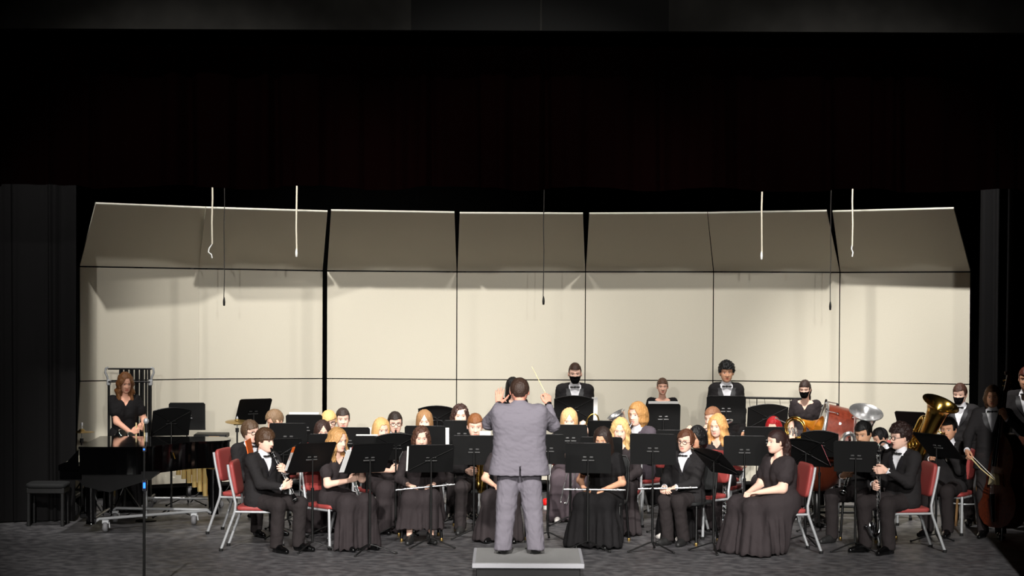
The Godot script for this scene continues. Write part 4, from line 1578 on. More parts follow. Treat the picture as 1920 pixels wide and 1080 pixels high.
func head_point(y: float, an: float) -> Vector3:     # an: 0 at the face, + towards the left ear
	var w := prof(HW, y)
	var fr := prof(HF, y)
	var bk := prof(HB, y)
	var mid := lerpf(fr, bk, 0.52)
	var s := sin(an)
	var c := cos(an)
	var x := signf(s) * pow(absf(s), 0.86) * w
	var z: float
	if c > 0:
		z = mid + pow(c, 0.8) * (fr - mid)
		var ax := absf(x)
		# brow, eye sockets, eyeballs, nose, lips, chin, cheeks
		z += 0.004 * bell(y - 0.027, 0.008) * bell(ax - 0.028, 0.022)
		z -= 0.012 * bell(y - 0.006, 0.011) * bell(ax - 0.031, 0.014)
		z += 0.0075 * bell(y - 0.004, 0.007) * bell(ax - 0.031, 0.009)
		var nt := clampf((0.022 - y) / 0.052, 0.0, 1.0)
		if y < 0.03 and y > -0.048:
			var below := 1.0 if y > -0.033 else clampf((y + 0.048) / 0.015, 0.0, 1.0)
			z += (0.004 + 0.021 * nt) * below * bell(x, 0.008 + 0.006 * nt)
		z += 0.0055 * bell(y + 0.058, 0.006) * bell(x, 0.019)
		z += 0.005 * bell(y + 0.072, 0.005) * bell(x, 0.016)
		z -= 0.004 * bell(y + 0.0645, 0.0028) * bell(x, 0.02)
		z += 0.005 * bell(y + 0.1, 0.01) * bell(x, 0.016)
		z += 0.004 * bell(y + 0.03, 0.02) * bell(ax - 0.045, 0.016)
	else:
		z = mid - pow(-c, 0.8) * (mid - bk)
	return Vector3(x, y, z)

func head_mesh() -> MB:
	if M.has("head_mb"):
		return M.head_mb
	var m := MB.new()
	var r := []
	for k in 63:
		var t := k / 62.0
		var y := lerpf(-0.117, 0.12, 0.5 - 0.5 * cos(PI * lerpf(0.04, 0.96, t)) if false else t)
		var row := PackedVector3Array()
		for s in 64:
			var u := 2.0 * s / 64.0 - 1.0
			var an := -PI * (0.55 * u + 0.45 * u * u * u)       # finer at the face
			row.append(head_point(y, an))
		r.append(row)
	m.rows(r)
	for s in [-1, 1]:
		m.ball(Vector3(s * 0.078, -0.005, -0.012), Vector3(0.009, 0.031, 0.019), Basis(Vector3.UP, s * 0.5) * Basis(Vector3.RIGHT, -0.15), 12, 8)
	M.head_mb = m
	return m

func skin_colors(m: MB, start: int, skin: Color, brow: Color, lips: Color) -> PackedColorArray:
	var c := PackedColorArray()
	c.resize(m.v.size())
	c.fill(skin)
	var h := head_mesh()
	var iris := Color(0.03, 0.018, 0.012)
	for k in h.v.size():
		var p := h.v[k]
		if p.z < 0.03:
			continue
		var ax := absf(p.x)
		if absf(p.y - 0.0275 - 0.004 * sin(clampf((ax - 0.012) / 0.042, 0, 1) * PI)) < 0.0040 and ax > 0.011 and ax < 0.052:
			c[start + k] = brow
		elif absf(p.y - 0.0045) < 0.0052 * (1.0 - pow((ax - 0.031) / 0.0135, 2.0)) + 0.001 and absf(ax - 0.031) < 0.0135:
			c[start + k] = iris if (absf(ax - 0.031) < 0.0060 or p.y > 0.0066) else Color(0.55, 0.48, 0.45)
		elif absf(p.y + 0.0645) < 0.0105 and ax < 0.024 * (1.0 - 0.35 * absf(p.y + 0.0645) / 0.0105):
			c[start + k] = lips
	return c

# ---------------------------------------------------------------- hair (head frame)
func ell(p: Vector3, c: Vector3, r: Vector3) -> float:
	return (((p - c) / r).length() - 1.0) * minf(r.x, minf(r.y, r.z))

func smin(a: float, b: float, k: float) -> float:
	var h := maxf(k - absf(a - b), 0.0) / k
	return minf(a, b) - h * h * k * 0.25

func strand(p: Vector3, f: float) -> float:
	return noise.get_noise_3d(p.x * f, p.y * f * 0.22, p.z * f)

func hair_field(style: String, p: Vector3) -> float:
	var cap := ell(p, Vector3(0, 0.022, -0.013), Vector3(0.0845, 0.109, 0.110))
	var rem: float
	match style:
		"short":
			cap = ell(p, Vector3(0, 0.030, -0.008), Vector3(0.087, 0.113, 0.111)) - 0.007 * strand(p, 60.0)
			rem = minf(minf(maxf(p.y - 0.060 - 0.1 * p.x, 0.044 - p.z), maxf(p.y + 0.008, -0.012 - p.z)), p.y + 0.075 + p.z * 0.2)
			return maxf(cap, -rem)
		"fade":
			cap = ell(p, Vector3(0, 0.034, -0.004), Vector3(0.081, 0.109, 0.107)) - 0.004 * strand(p, 70.0)
			rem = minf(minf(maxf(p.y - 0.068, 0.042 - p.z), maxf(p.y - 0.006, -0.012 - p.z)), p.y + 0.06 + p.z * 0.2)
			return maxf(cap, -rem)
		"fringe":
			cap = ell(p, Vector3(0, 0.024, -0.006), Vector3(0.092, 0.116, 0.116)) - 0.008 * strand(p, 60.0)
			rem = minf(minf(maxf(p.y - 0.034 - 0.25 * p.x, 0.035 - p.z), maxf(p.y + 0.012, -0.012 - p.z)), p.y + 0.085)
			return maxf(cap, -rem)
		"swept":
			cap = ell(p, Vector3(0, 0.02, -0.012), Vector3(0.094, 0.116, 0.117)) - 0.009 * strand(p, 50.0)
			rem = minf(minf(maxf(p.y - 0.058 - 0.30 * p.x, 0.036 - p.z), maxf(p.y + 0.03, 0.0 - p.z)), p.y + 0.095)
			return maxf(cap, -rem)
		"curly":
			cap = ell(p, Vector3(0, 0.042, -0.012), Vector3(0.104, 0.115, 0.117)) - 0.020 * noise.get_noise_3dv(p * 34.0) - 0.007 * noise.get_noise_3dv(p * 75.0)
			rem = minf(minf(maxf(p.y - 0.052, 0.042 - p.z), maxf(p.y - 0.006, -0.012 - p.z)), p.y + 0.07)
			return maxf(cap, -rem)
		"curly_mid":
			cap = smin(ell(p, Vector3(0, 0.02, -0.015), Vector3(0.096, 0.116, 0.113)), ell(p, Vector3(0, -0.06, -0.035), Vector3(0.113, 0.09, 0.092)), 0.05) - 0.014 * noise.get_noise_3d(p.x * 30.0, p.y * 22.0, p.z * 30.0) - 0.006 * strand(p, 75.0)
			rem = maxf(absf(p.x) - 0.064 + maxf(p.y, 0) * 0.5, maxf(0.02 - p.z, p.y - 0.078))
			return maxf(cap, -rem)
		"long_straight", "long_part":
			var drop := ell(p, Vector3(0, -0.12, -0.045), Vector3(0.106, 0.24, 0.082))
			drop = smin(drop, ell(p, Vector3(0.072, -0.13, 0.005), Vector3(0.030, 0.19, 0.045)), 0.03)
			drop = smin(drop, ell(p, Vector3(-0.072, -0.13, 0.005), Vector3(0.030, 0.19, 0.045)), 0.03)
			cap = smin(cap - 0.003, drop, 0.04) - 0.006 * noise.get_noise_3d(p.x * 75.0, p.y * 6.0, p.z * 75.0)
			rem = maxf(absf(p.x) - (0.061 - maxf(p.y, 0.0) * (0.62 if style == "long_part" else 0.4)), maxf(0.018 - p.z, p.y - (0.098 if style == "long_part" else 0.072)))
			return maxf(cap, -rem)
		"long_wavy":
			var w := 0.010 * sin(p.y * 58.0 + 2.0 * p.x * 20.0)
			var q := p + Vector3(w, 0, w * 0.7)
			var drop := ell(q, Vector3(0, -0.11, -0.045), Vector3(0.116, 0.22, 0.086))
			drop = smin(drop, ell(q, Vector3(0.080, -0.13, 0.012), Vector3(0.042, 0.16, 0.05)), 0.03)
			drop = smin(drop, ell(q, Vector3(-0.080, -0.13, 0.012), Vector3(0.042, 0.16, 0.05)), 0.03)
			cap = smin(cap - 0.006, drop, 0.05) - 0.010 * noise.get_noise_3d(q.x * 55.0, q.y * 9.0, q.z * 55.0)
			rem = maxf(absf(p.x) - (0.064 - maxf(p.y, 0.0) * 0.5), maxf(0.018 - p.z, p.y - 0.088))
			return maxf(cap, -rem)
		"bob":
			var w := 0.007 * sin(p.y * 62.0 + p.x * 30.0)
			var q := p + Vector3(w, 0, w)
			var drop := ell(q, Vector3(0, -0.05, -0.03), Vector3(0.106, 0.115, 0.10))
			cap = smin(cap - 0.008, drop, 0.05) - 0.009 * noise.get_noise_3d(q.x * 55.0, q.y * 12.0, q.z * 55.0)
			rem = maxf(absf(p.x) - (0.063 - maxf(p.y, 0.0) * 0.35), maxf(0.018 - p.z, p.y - 0.072))
			return maxf(cap, -rem)
		"pulled_back", "ponytail":
			cap = ell(p, Vector3(0, 0.024, -0.012), Vector3(0.0855, 0.111, 0.110)) - 0.004 * noise.get_noise_3d(p.x * 90.0, p.y * 30.0, p.z * 18.0)
			rem = minf(maxf(p.y - 0.062 + absf(p.x) * 0.3, 0.040 - p.z), minf(maxf(p.y + 0.004, -0.004 - p.z), p.y + 0.075))
			cap = maxf(cap, -rem)
			if style == "pulled_back":
				return smin(cap, ell(p, Vector3(0, 0.035, -0.128), Vector3(0.045, 0.042, 0.036)) - 0.006 * noise.get_noise_3dv(p * 50.0), 0.015)
			return smin(cap, ell(p + Vector3(0.010 * sin(p.y * 40.0), 0, 0), Vector3(0.015, -0.075, -0.112), Vector3(0.052, 0.145, 0.045)) - 0.012 * noise.get_noise_3d(p.x * 45.0, p.y * 18.0, p.z * 45.0), 0.03)
	return cap

func hair(style: String) -> Mesh:
	var key := "hair_mesh_" + style
	if not M.has(key):
		var long := style.begins_with("long")
		var lo := Vector3(-0.16, -0.40 if long else (-0.27 if style == "ponytail" else -0.18), -0.175)
		var hi := Vector3(0.16, 0.185, 0.145)
		M[key] = func_mesh((func(p: Vector3) -> float: return hair_field(style, p)), lo, hi, 0.009 if long else 0.0078).mesh()
	return M[key]

func face_mask() -> Mesh:
	if not M.has("mask_mesh"):
		var m := MB.new()
		for side in [1.0, -1.0]:
			var r := []
			for k in 13:
				var t := k / 12.0
				var y := lerpf(-0.106, -0.014, t)
				var row := PackedVector3Array()
				for s in 25:
					var u := 2.0 * s / 24.0 - 1.0
					var an := -u * lerpf(0.72, 1.02, t)
					var p := head_point(y, an)
					var smooth := 0.012 * bell(absf(p.x) - 0.03, 0.022) + 0.006 + 0.006 * bell(p.x, 0.02)
					if absf(p.x) < 0.03 and y > -0.05:
						smooth = 0.006
					row.append(p + Vector3(p.x, 0, maxf(p.z, 0.0)).normalized() * (smooth + (0.0 if side > 0 else -0.003)))
				if side < 0:
					row.reverse()
				r.append(row)
			m.rows(r, false)
		for s in [-1, 1]:
			m.tube([Vector3(s * 0.064, -0.025, 0.05), Vector3(s * 0.076, -0.015, 0.02), Vector3(s * 0.080, -0.005, -0.005), Vector3(s * 0.078, -0.03, -0.02)], 0.0018, 6)
		M.mask_mesh = m.mesh()
	return M.mask_mesh

func spectacles() -> Mesh:
	if not M.has("spec_mesh"):
		var m := MB.new()
		for s in [-1, 1]:
			var path := []
			for k in 17:
				var a := TAU * k / 16.0
				path.append(Vector3(s * 0.033 + 0.0255 * cos(a), 0.003 + 0.0185 * sin(a), 0.097 - absf(s * 0.033 + 0.0255 * cos(a)) * 0.10))
			m.tube(path, 0.0026, 6, false)
			m.tube([Vector3(s * 0.058, 0.006, 0.090), Vector3(s * 0.0775, 0.006, 0.06), Vector3(s * 0.081, 0.004, -0.01)], 0.0022, 6)
		m.tube([Vector3(-0.009, 0.006, 0.097), Vector3(0, 0.009, 0.099), Vector3(0.009, 0.006, 0.097)], 0.0022, 6)
		M.spec_mesh = m.mesh()
	return M.spec_mesh

func shoe_mesh() -> MB:
	if not M.has("shoe_mb"):
		var b := [[Vector3(0, 0.035, -0.05), Vector3(0, 0.035, 0.02), 0.036, 0.04], [Vector3(0, 0.033, 0.02), Vector3(0, 0.026, 0.15), 0.042, 0.028], [Vector3(0, 0.06, -0.04), Vector3(0, 0.10, -0.045), 0.042, 0.042], [Vector3(0, 0.05, 0.03), Vector3(0, 0.035, 0.1), 0.036, 0.03]]
		M.shoe_mb = field_mesh(b, 0.0085, 0.03, null, 0.004)
	return M.shoe_mb

func bow_mesh() -> Mesh:
	if not M.has("bow_mesh"):
		var m := MB.new()
		for s in [-1, 1]:
			m.tube([Vector3(0, 0, 0), Vector3(s * 0.012, 0, 0.002), Vector3(s * 0.04, 0.001, 0.003), Vector3(s * 0.056, 0.0, 0.0)], [0.009, 0.012, 0.023, 0.021], 10, true, 0.45)
		m.ball(Vector3(0, 0, 0.006), Vector3(0.0105, 0.013, 0.009))
		M.bow_mesh = m.mesh()
	return M.bow_mesh

func elbow(s: Vector3, w: Vector3, l1: float, l2: float, hint: Vector3) -> Vector3:
	var d := w - s
	var len := clampf(d.length(), 0.05, l1 + l2 - 0.005)
	var n := d.normalized()
	var a := (l1 * l1 - l2 * l2 + len * len) / (2.0 * len)
	var h := sqrt(maxf(l1 * l1 - a * a, 0.0))
	var side := (hint - n * hint.dot(n)).normalized()
	return s + n * a + side * h

# One person. q: pos, top (height of the crown), yaw, pose, outfit ... see people()
func person(q: Dictionary) -> Node3D:
	var sit: bool = q.get("pose", "sit") == "sit"
	var o := thing("person", q.label, "person", q.pos, deg_to_rad(q.yaw), "" )
	var size: float = (q.top - q.pos.y) / (1.305 if sit else 1.75)
	o.scale = Vector3.ONE * size
	var g: float = q.get("girth", 1.0)
	var outfit: String = q.get("outfit", "tux")
	var fem: bool = outfit.begins_with("dress") or outfit == "black_top"
	var lean: float = q.get("lean", 0.03)
	var cell: float = q.get("cell", 0.015)
	var pel := Vector3(0, 0.54, 0) if sit else Vector3(0, 0.96, 0)
	var che := Vector3(0, 0.83, lean * 0.55 - 0.01) if sit else Vector3(0, 1.25, lean * 0.5)
	var nb := Vector3(q.get("tilt", 0.0), 1.03, lean) if sit else Vector3(0, 1.475, lean)
	var head_dir := Basis(Vector3.UP, deg_to_rad(q.get("look", 0.0))) * Basis(Vector3.RIGHT, deg_to_rad(q.get("nod", 6.0))) * Basis(Vector3.BACK, deg_to_rad(q.get("cock", 0.0)))
	var hc := nb + Vector3(0, 0.06, 0.005) + head_dir * Vector3(0, 0.095, 0.018)
	var sw: float = (0.155 if fem else 0.172) * lerpf(1.0, g, 0.5) * q.get("slim", 1.0)
	var sh_y := nb.y - (0.055 if fem else 0.05)
	var skin: Color = (q.get("skin", Color(0.90, 0.70, 0.60)) as Color).srgb_to_linear()
	var haircol: Color = q.get("haircol", Color(0.25, 0.15, 0.09))
	# legs
	var kn := []
	var an := []
	var feet: Array = q.get("feet", [Vector3(-0.12, 0, 0.42), Vector3(0.12, 0, 0.42)] if sit else [Vector3(-0.1, 0, 0.0), Vector3(0.1, 0, 0.0)])
	for s in 2:
		var sd := -1.0 if s == 0 else 1.0
		var f: Vector3 = feet[s]
		an.append(f + Vector3(0, 0.085, -0.03))
		if sit:
			var dirx := clampf((f.x - sd * 0.09) * 0.9, -0.3, 0.3)
			kn.append(Vector3(sd * 0.09 + dirx, 0.51, minf(maxf(f.z, 0.34), 0.46)))
		else:
			kn.append(Vector3(lerpf(sd * 0.095, f.x, 0.5), 0.50, f.z * 0.5 + 0.02))
	var hips := [pel + Vector3(-0.09, -0.02, 0.02), pel + Vector3(0.09, -0.02, 0.02)]
	# arms
	var rest := [[Vector3(-0.09, 0.63, 0.30), Vector3(0.5, -0.3, 0.8), Vector3(0, -1, 0.1), "flat"], [Vector3(0.09, 0.63, 0.30), Vector3(-0.5, -0.3, 0.8), Vector3(0, -1, 0.1), "flat"]] if sit else [[Vector3(-0.205, 0.90, 0.06), Vector3(0.05, -1, 0.15), Vector3(1, 0, 0), "relaxed", Vector3(-0.25, -0.2, -1)], [Vector3(0.205, 0.90, 0.06), Vector3(-0.05, -1, 0.15), Vector3(-1, 0, 0), "relaxed", Vector3(0.25, -0.2, -1)]]
	var hands: Array = q.get("hands", rest)
	var shd := []
	var elb := []
	var wri := []
	for s in 2:
		var sd := -1.0 if s == 0 else 1.0
		var S := Vector3(sd * sw, sh_y, nb.z * 0.9 - 0.005)
		var W: Vector3 = hands[s][0]
		var hint: Vector3 = hands[s][4] if hands[s].size() > 4 else Vector3(sd * 0.55, -0.6, -0.55)
		if S.distance_to(W) > 0.53:
			W = S + (W - S).normalized() * 0.53
		shd.append(S)
		elb.append(elbow(S, W, 0.285, 0.255, hint))
		wri.append(W)
	# ---- body: one continuous skin, head to foot
	var bare := outfit == "dress" or outfit == "dress_dark" or outfit == "black_top"
	var bones := []
	bones.append([nb + Vector3(0, -0.05, -0.01), hc + head_dir * Vector3(0, -0.055, -0.022), 0.058 if not fem else 0.05, 0.052 if not fem else 0.046])
	for sd in [-1.0, 1.0]:
		bones.append([che + Vector3(sd * 0.065 * g, 0.08, 0.005), pel + Vector3(sd * 0.055 * g, 0.10, -0.005), 0.092 * g, 0.078 * g])
	bones.append([Vector3(-sw + 0.025, sh_y - 0.005, nb.z * 0.9), Vector3(sw - 0.025, sh_y - 0.005, nb.z * 0.9), 0.05, 0.05])
	bones.append([pel + Vector3(-0.06, 0, 0), pel + Vector3(0.06, 0, 0), 0.10, 0.10])
	var arm := (0.047 if fem else 0.044) * lerpf(1.0, g, 0.9)
	for s in 2:
		bones.append([shd[s], elb[s], arm, arm * 0.86])
		bones.append([elb[s], wri[s], arm * 0.86, 0.0265])
		bones.append([hips[s], kn[s], 0.075, 0.05])
		bones.append([kn[s], an[s], 0.048, 0.034])
	var body := field_mesh(bones, minf(0.0125, cell) if bare else 0.018, 0.025)
	for s in 2:
		var dir: Vector3 = (hands[s][1] as Vector3).normalized()
		var pn: Vector3 = hands[s][2]
		pn = (pn - dir * pn.dot(dir)).normalized()
		var xf := Transform3D(Basis(dir.cross(pn), dir, pn) * Basis.from_scale(Vector3.ONE * (0.93 if fem else 1.0)), wri[s])
		if s == 1:
			xf.basis = Basis(-xf.basis.x, xf.basis.y, xf.basis.z)
			var hb := MB.new()
			hb.add(hand(hands[s][3]))
			# a left hand is the mirror of a right one
			var lb := MB.new()
			lb.add(hb, Transform3D(), true)
			var lx := Transform3D(Basis(dir.cross(pn), dir, pn) * Basis.from_scale(Vector3.ONE * (0.93 if fem else 1.0)), wri[s])
			body.add(lb, lx)
		else:
			body.add(hand(hands[s][3]), xf)
	var hstart := body.v.size()
	var hs: float = (1.06 if not fem else 1.03) * (1.0 if sit else 0.94) * q.get("head", 1.0)
	var hx := Transform3D(head_dir * Basis.from_scale(Vector3(hs * q.get("head_w", 1.0), hs, hs)), hc)
	body.add(head_mesh(), hx)
	var lipc := Color(skin.r * 0.80, skin.g * 0.50, skin.b * 0.52)
	body.c = skin_colors(body, hstart, skin, haircol.srgb_to_linear().lerp(skin, 0.45), lipc)
	part("body", body, M.skin, o)
	# ---- hair
	if q.has("hair"):
		var hp := part("hair", hair(q.hair), hair_mat(haircol), o, hc)
		hp.basis = hx.basis
		if q.get("hair_flip", false):
			hp.basis = hx.basis * Basis.from_scale(Vector3(-1, 1, 1))
	if q.get("mask", false):
		var mp := part("face_mask", face_mask(), M.mask, o, hc)
		mp.basis = hx.basis
	if q.get("glasses", false):
		var sp := part("glasses", spectacles(), M.spectacles, o, hc)
		sp.basis = hx.basis
	# ---- clothes
	var seed_: float = q.pos.x * 3.1 + q.pos.z * 1.7
	if outfit in ["tux", "grey_suit", "charcoal_suit", "black_shirt"]:
		var jm: Material = {"tux": M.tux, "grey_suit": M.grey_suit, "charcoal_suit": M.charcoal_suit, "black_shirt": M.tux}[outfit]
		var tm: Material = {"tux": M.trousers, "grey_suit": M.grey_suit, "charcoal_suit": M.charcoal_suit, "black_shirt": M.trousers}[outfit]
		var b := []
		b.append([Vector3(-sw + 0.02, sh_y + 0.0, nb.z * 0.9 - 0.005), Vector3(sw - 0.02, sh_y + 0.0, nb.z * 0.9 - 0.005), 0.062, 0.062])
		b.append([Vector3(-0.06, nb.y - 0.03, nb.z - 0.02), Vector3(0.06, nb.y - 0.03, nb.z - 0.02), 0.055, 0.055])
		for sd in [-1.0, 1.0]:
			b.append([nb + Vector3(sd * 0.045, -0.015, -0.015), Vector3(sd * (sw - 0.03), sh_y + 0.012, nb.z * 0.9 - 0.01), 0.05, 0.052])
		b.append([che + Vector3(0, 0.05, -0.01), pel + Vector3(0, 0.08 if sit else -0.24, -0.012), 0.118 * g, (0.105 if sit else 0.128) * g])
		if q.get("back", false):
			b.append([nb + Vector3(0, -0.03, -0.01), nb + Vector3(0, 0.022, 0.0), 0.074, 0.068])
		for sd in [-1.0, 1.0]:
			b.append([che + Vector3(sd * 0.082 * g, 0.06, 0.0), pel + Vector3(sd * 0.07 * g, 0.12, 0), 0.118 * g, 0.108 * g])
			if sit:
				b.append([pel + Vector3(sd * 0.07 * g, 0.12, 0), pel + Vector3(sd * 0.10 * g, -0.01, 0.03), 0.108 * g, 0.122 * g])
			else:
				b.append([pel + Vector3(sd * 0.07 * g, 0.12, 0), pel + Vector3(sd * 0.105 * g, -0.26, 0.0), 0.112 * g, 0.128 * g])
		for s in 2:
			b.append([shd[s], elb[s], 0.066 * lerpf(1, g, 0.5), 0.056 * lerpf(1, g, 0.5)])
			b.append([elb[s], wri[s].lerp(elb[s], 0.13), 0.056 * lerpf(1, g, 0.5), 0.04])
		var vb := che.y - 0.05 if outfit != "black_shirt" else che.y + 0.13
		var vt := nb.y + 0.02
		var hem := pel.y - (0.165 if not sit else 9.0)
		var slit := outfit == "grey_suit"
		var cut := func(p: Vector3) -> float:
			var w := maxf((absf(p.x) - 0.085 * (p.y - vb) / (vt - vb)) * 0.85, 0.02 - p.z)
			if hem > 0.0:
				w = minf(w, p.y - hem)
			if slit and p.z < 0.0:
				w = minf(w, maxf(absf(p.x + 0.005) - 0.006, p.y - hem - 0.10))
			return w
		var jk := field_mesh(b, cell, 0.045, cut)
		crease(jk, 0.006, 6.0, seed_, Vector3(1, 1.6, 1))
		crease(jk, 0.008 if outfit == "grey_suit" else 0.0055, 15.0, seed_ + 9.0, Vector3(0.8, 2.6, 0.8))
		part("jacket" if outfit != "black_shirt" else "black_shirt", jk, jm, o)
		var t := []
		t.append([pel + Vector3(-0.07 * g, 0.02, 0), pel + Vector3(0.07 * g, 0.02, 0), 0.112 * g, 0.112 * g])
		for s in 2:
			var gg := lerpf(1.0, g, 0.8)
			t.append([hips[s], kn[s], 0.098 * gg, 0.076 * gg])
			t.append([kn[s], an[s] + Vector3(0, -0.02, -0.005), 0.074 * gg, 0.066 * gg])
		var tr := field_mesh(t, cell, 0.035, null, 0.045)
		crease(tr, 0.009, 8.0, seed_ + 3.0, Vector3(1, 0.9, 1))
		crease(tr, 0.006 if outfit == "grey_suit" else 0.004, 18.0, seed_ + 5.0, Vector3(1.4, 0.8, 1.4))
		part("trousers", tr, tm, o)
		if q.get("back", false):
			for s in 2:
				var cf := MB.new()
				cf.tube([wri[s].lerp(elb[s], 0.22), wri[s].lerp(elb[s], -0.06)], 0.036, 12)
				part("cuff", cf, M.bow, o)
		if outfit != "black_shirt" and not q.get("back", false):
			var sb := []
			for sd in [-1.0, 1.0]:
				sb.append([che + Vector3(sd * 0.06 * g, 0.09, 0.004), che + Vector3(sd * 0.06 * g, -0.05, 0.0), 0.096 * g, 0.092 * g])
			sb.append([nb + Vector3(0, -0.03, -0.005), nb + Vector3(0, 0.028, 0.008), 0.066, 0.061])
			sb.append([nb + Vector3(-0.05, -0.05, 0.0), nb + Vector3(0.05, -0.05, 0.0), 0.06, 0.06])
			part("shirt", field_mesh(sb, 0.012, 0.03), M.shirt, o)
			for s in 2:
				var cf := MB.new()
				cf.tube([wri[s].lerp(elb[s], 0.2), wri[s].lerp(elb[s], 0.02)], 0.036, 12)
				part("cuff", cf, M.shirt, o)
			if q.get("bow", true):
				part("bow_tie", bow_mesh(), M.bow, o, nb + Vector3(0, -0.012, 0.073))
			# satin lapels along the opening
			for sd in [-1.0, 1.0]:
				var lp := MB.new()
				var r := []
				for k in 9:
					var y := lerpf(vb + 0.01, nb.y - 0.03, k / 8.0)
					var x0 := 0.085 * (y - vb) / (vt - vb)
					var wd := 0.055 * smoothstep(0.0, 0.55, k / 8.0) * (1.0 if k < 7 else 0.75) + 0.006
					var row := PackedVector3Array()
					for e in 4:
						var x: float = sd * (x0 + wd * e / 3.0 - 0.004)
						row.append(on_front(b, Vector3(x, y, 0.35), 0.006))
					if sd > 0:
						pass
					else:
						row.reverse()
					r.append(row)
				lp.rows(r, false)
				part("lapel", lp, M.satin if outfit == "tux" else jm, o)
	else:
		var dm: Material = {"dress": M.dress, "dress_dark": M.dress_dark, "black_top": M.dress_dark, "dress_long": M.dress}[outfit]
		var skirt_m: Material = q.get("skirt", dm)
		var b := []
		b.append([Vector3(-sw + 0.03, sh_y - 0.01, nb.z * 0.9 - 0.01), Vector3(sw - 0.03, sh_y - 0.01, nb.z * 0.9 - 0.01), 0.056, 0.056])
		for sd in [-1.0, 1.0]:
			b.append([che + Vector3(sd * 0.066 * g, 0.07, 0.004), pel + Vector3(sd * 0.058 * g, 0.14, 0), 0.108 * g, 0.096 * g])
			b.append([che + Vector3(sd * 0.07 * g, 0.02, 0.045 * g), che + Vector3(sd * 0.06 * g, 0.0, 0.055 * g), 0.07 * g, 0.062 * g])
		for s in 2:
			if outfit == "dress_long":
				b.append([shd[s], elb[s], 0.06, 0.052])
				b.append([elb[s], wri[s].lerp(elb[s], 0.3), 0.054, 0.05])
			else:
				b.append([shd[s], shd[s].lerp(elb[s], 0.55), 0.060 * lerpf(1, g, 0.7), 0.070 * lerpf(1, g, 0.8)])
		if sit:
			b.append([pel + Vector3(-0.07 * g, 0.0, 0.0), pel + Vector3(0.07 * g, 0.0, 0.0), 0.122 * g, 0.122 * g])
		else:
			b.append([pel + Vector3(-0.07 * g, 0.0, 0.0), pel + Vector3(0.07 * g, 0.0, 0.0), 0.115 * g, 0.115 * g])
		var vb := che.y + 0.085
		var vt := nb.y + 0.01
		var deep: float = q.get("neckline", 1.0)
		vb = lerpf(vt - 0.06, vb, deep)
		var nk := nb
		var cut := func(p: Vector3) -> float:
			var w := maxf((absf(p.x) - 0.078 * (p.y - vb) / (vt - vb)) * 0.8, -p.z + nk.z - 0.02)
			w = minf(w, maxf(Vector2(p.x, p.z - nk.z + 0.01).length() - 0.072, nk.y - 0.06 - p.y))
			return w
		var bod := field_mesh(b, minf(cell, 0.014), 0.035, cut)
		crease(bod, 0.007, 12.0, seed_, Vector3(1, 1.2, 1))
		crease(bod, 0.004, 26.0, seed_ + 2.0, Vector3(1, 1.2, 1))
		part("bodice", bod, dm, o)
		b = []
		if outfit == "black_top":
			b.append([pel + Vector3(-0.07 * g, 0.02, 0), pel + Vector3(0.07 * g, 0.02, 0), 0.118 * g, 0.118 * g])
			for s in 2:
				b.append([hips[s], kn[s], 0.092, 0.07])
				b.append([kn[s], an[s], 0.068, 0.06])
		elif sit:
			var flare: float = q.get("flare", 1.0)
			b.append([pel + Vector3(-0.075 * g, 0.01, 0.0), pel + Vector3(0.075 * g, 0.01, 0.0), 0.13 * g, 0.13 * g])
			for s in 2:
				b.append([hips[s], kn[s], 0.112 * g, 0.092])
				b.append([kn[s], an[s] + Vector3((kn[s].x) * 0.3 * flare, -0.03, 0.02), 0.094, 0.125 * flare])
			b.append([kn[0], kn[1], 0.085, 0.085])
			b.append([(kn[0] + kn[1]) * 0.5 + Vector3(0, -0.05, -0.02), (an[0] + an[1]) * 0.5 + Vector3(0, -0.02, 0.0), 0.09, 0.13])
			if flare > 1.1:
				for sd in [-1.0, 1.0]:
					b.append([pel + Vector3(sd * 0.09, -0.04, 0.06), Vector3(sd * 0.10, 0.10, 0.20), 0.135 * g, 0.13 * flare])
		else:
			b.append([pel + Vector3(-0.07 * g, 0.03, 0), pel + Vector3(0.07 * g, 0.03, 0), 0.118 * g, 0.118 * g])
			b.append([pel + Vector3(-0.05, -0.05, 0), Vector3(-0.09, 0.05, 0), 0.125 * g, 0.16])
			b.append([pel + Vector3(0.05, -0.05, 0), Vector3(0.09, 0.05, 0), 0.125 * g, 0.16])
		var sk := field_mesh(b, cell, 0.07, null, q.get("skirt_hem", 0.02))
		var ctr := pel + Vector3(0, 0, 0.18 if sit else 0.0)
		if outfit != "black_top":
			for k in sk.v.size():
				var p := sk.v[k]
				var th := atan2(p.x - ctr.x, p.z - ctr.z)
				var wgt := smoothstep(pel.y - 0.02, 0.15, p.y)
				sk.v[k] = p + sk.n[k] * wgt * (0.014 * sin(th * 15.0 + 2.2 * sin(th * 4.0 + seed_)) + 0.007 * sin(th * 31.0 + seed_ * 2.0))
			renormal(sk)
		crease(sk, 0.009, 9.0, seed_ + 4.0, Vector3(1, 0.6, 1))
		part("trousers" if outfit == "black_top" else "skirt", sk, skirt_m if outfit != "black_top" else M.trousers, o)
	# ---- shoes
	var shm: Material = q.get("shoes", M.shoe)
	for s in 2:
		var sp := part("shoe", M.shoe_mesh_res, shm, o, feet[s] + Vector3(0, 0, 0.005))
		sp.rotation.y = (-0.22 if s == 0 else 0.22) + q.get("toe", 0.0)
		if q.has("socks"):
			var sk := MB.new()
			sk.tube([an[s] + Vector3(0, -0.01, 0), an[s].lerp(kn[s], 0.3)], 0.043, 10)
			part("sock", sk, q.socks, o)
	return o

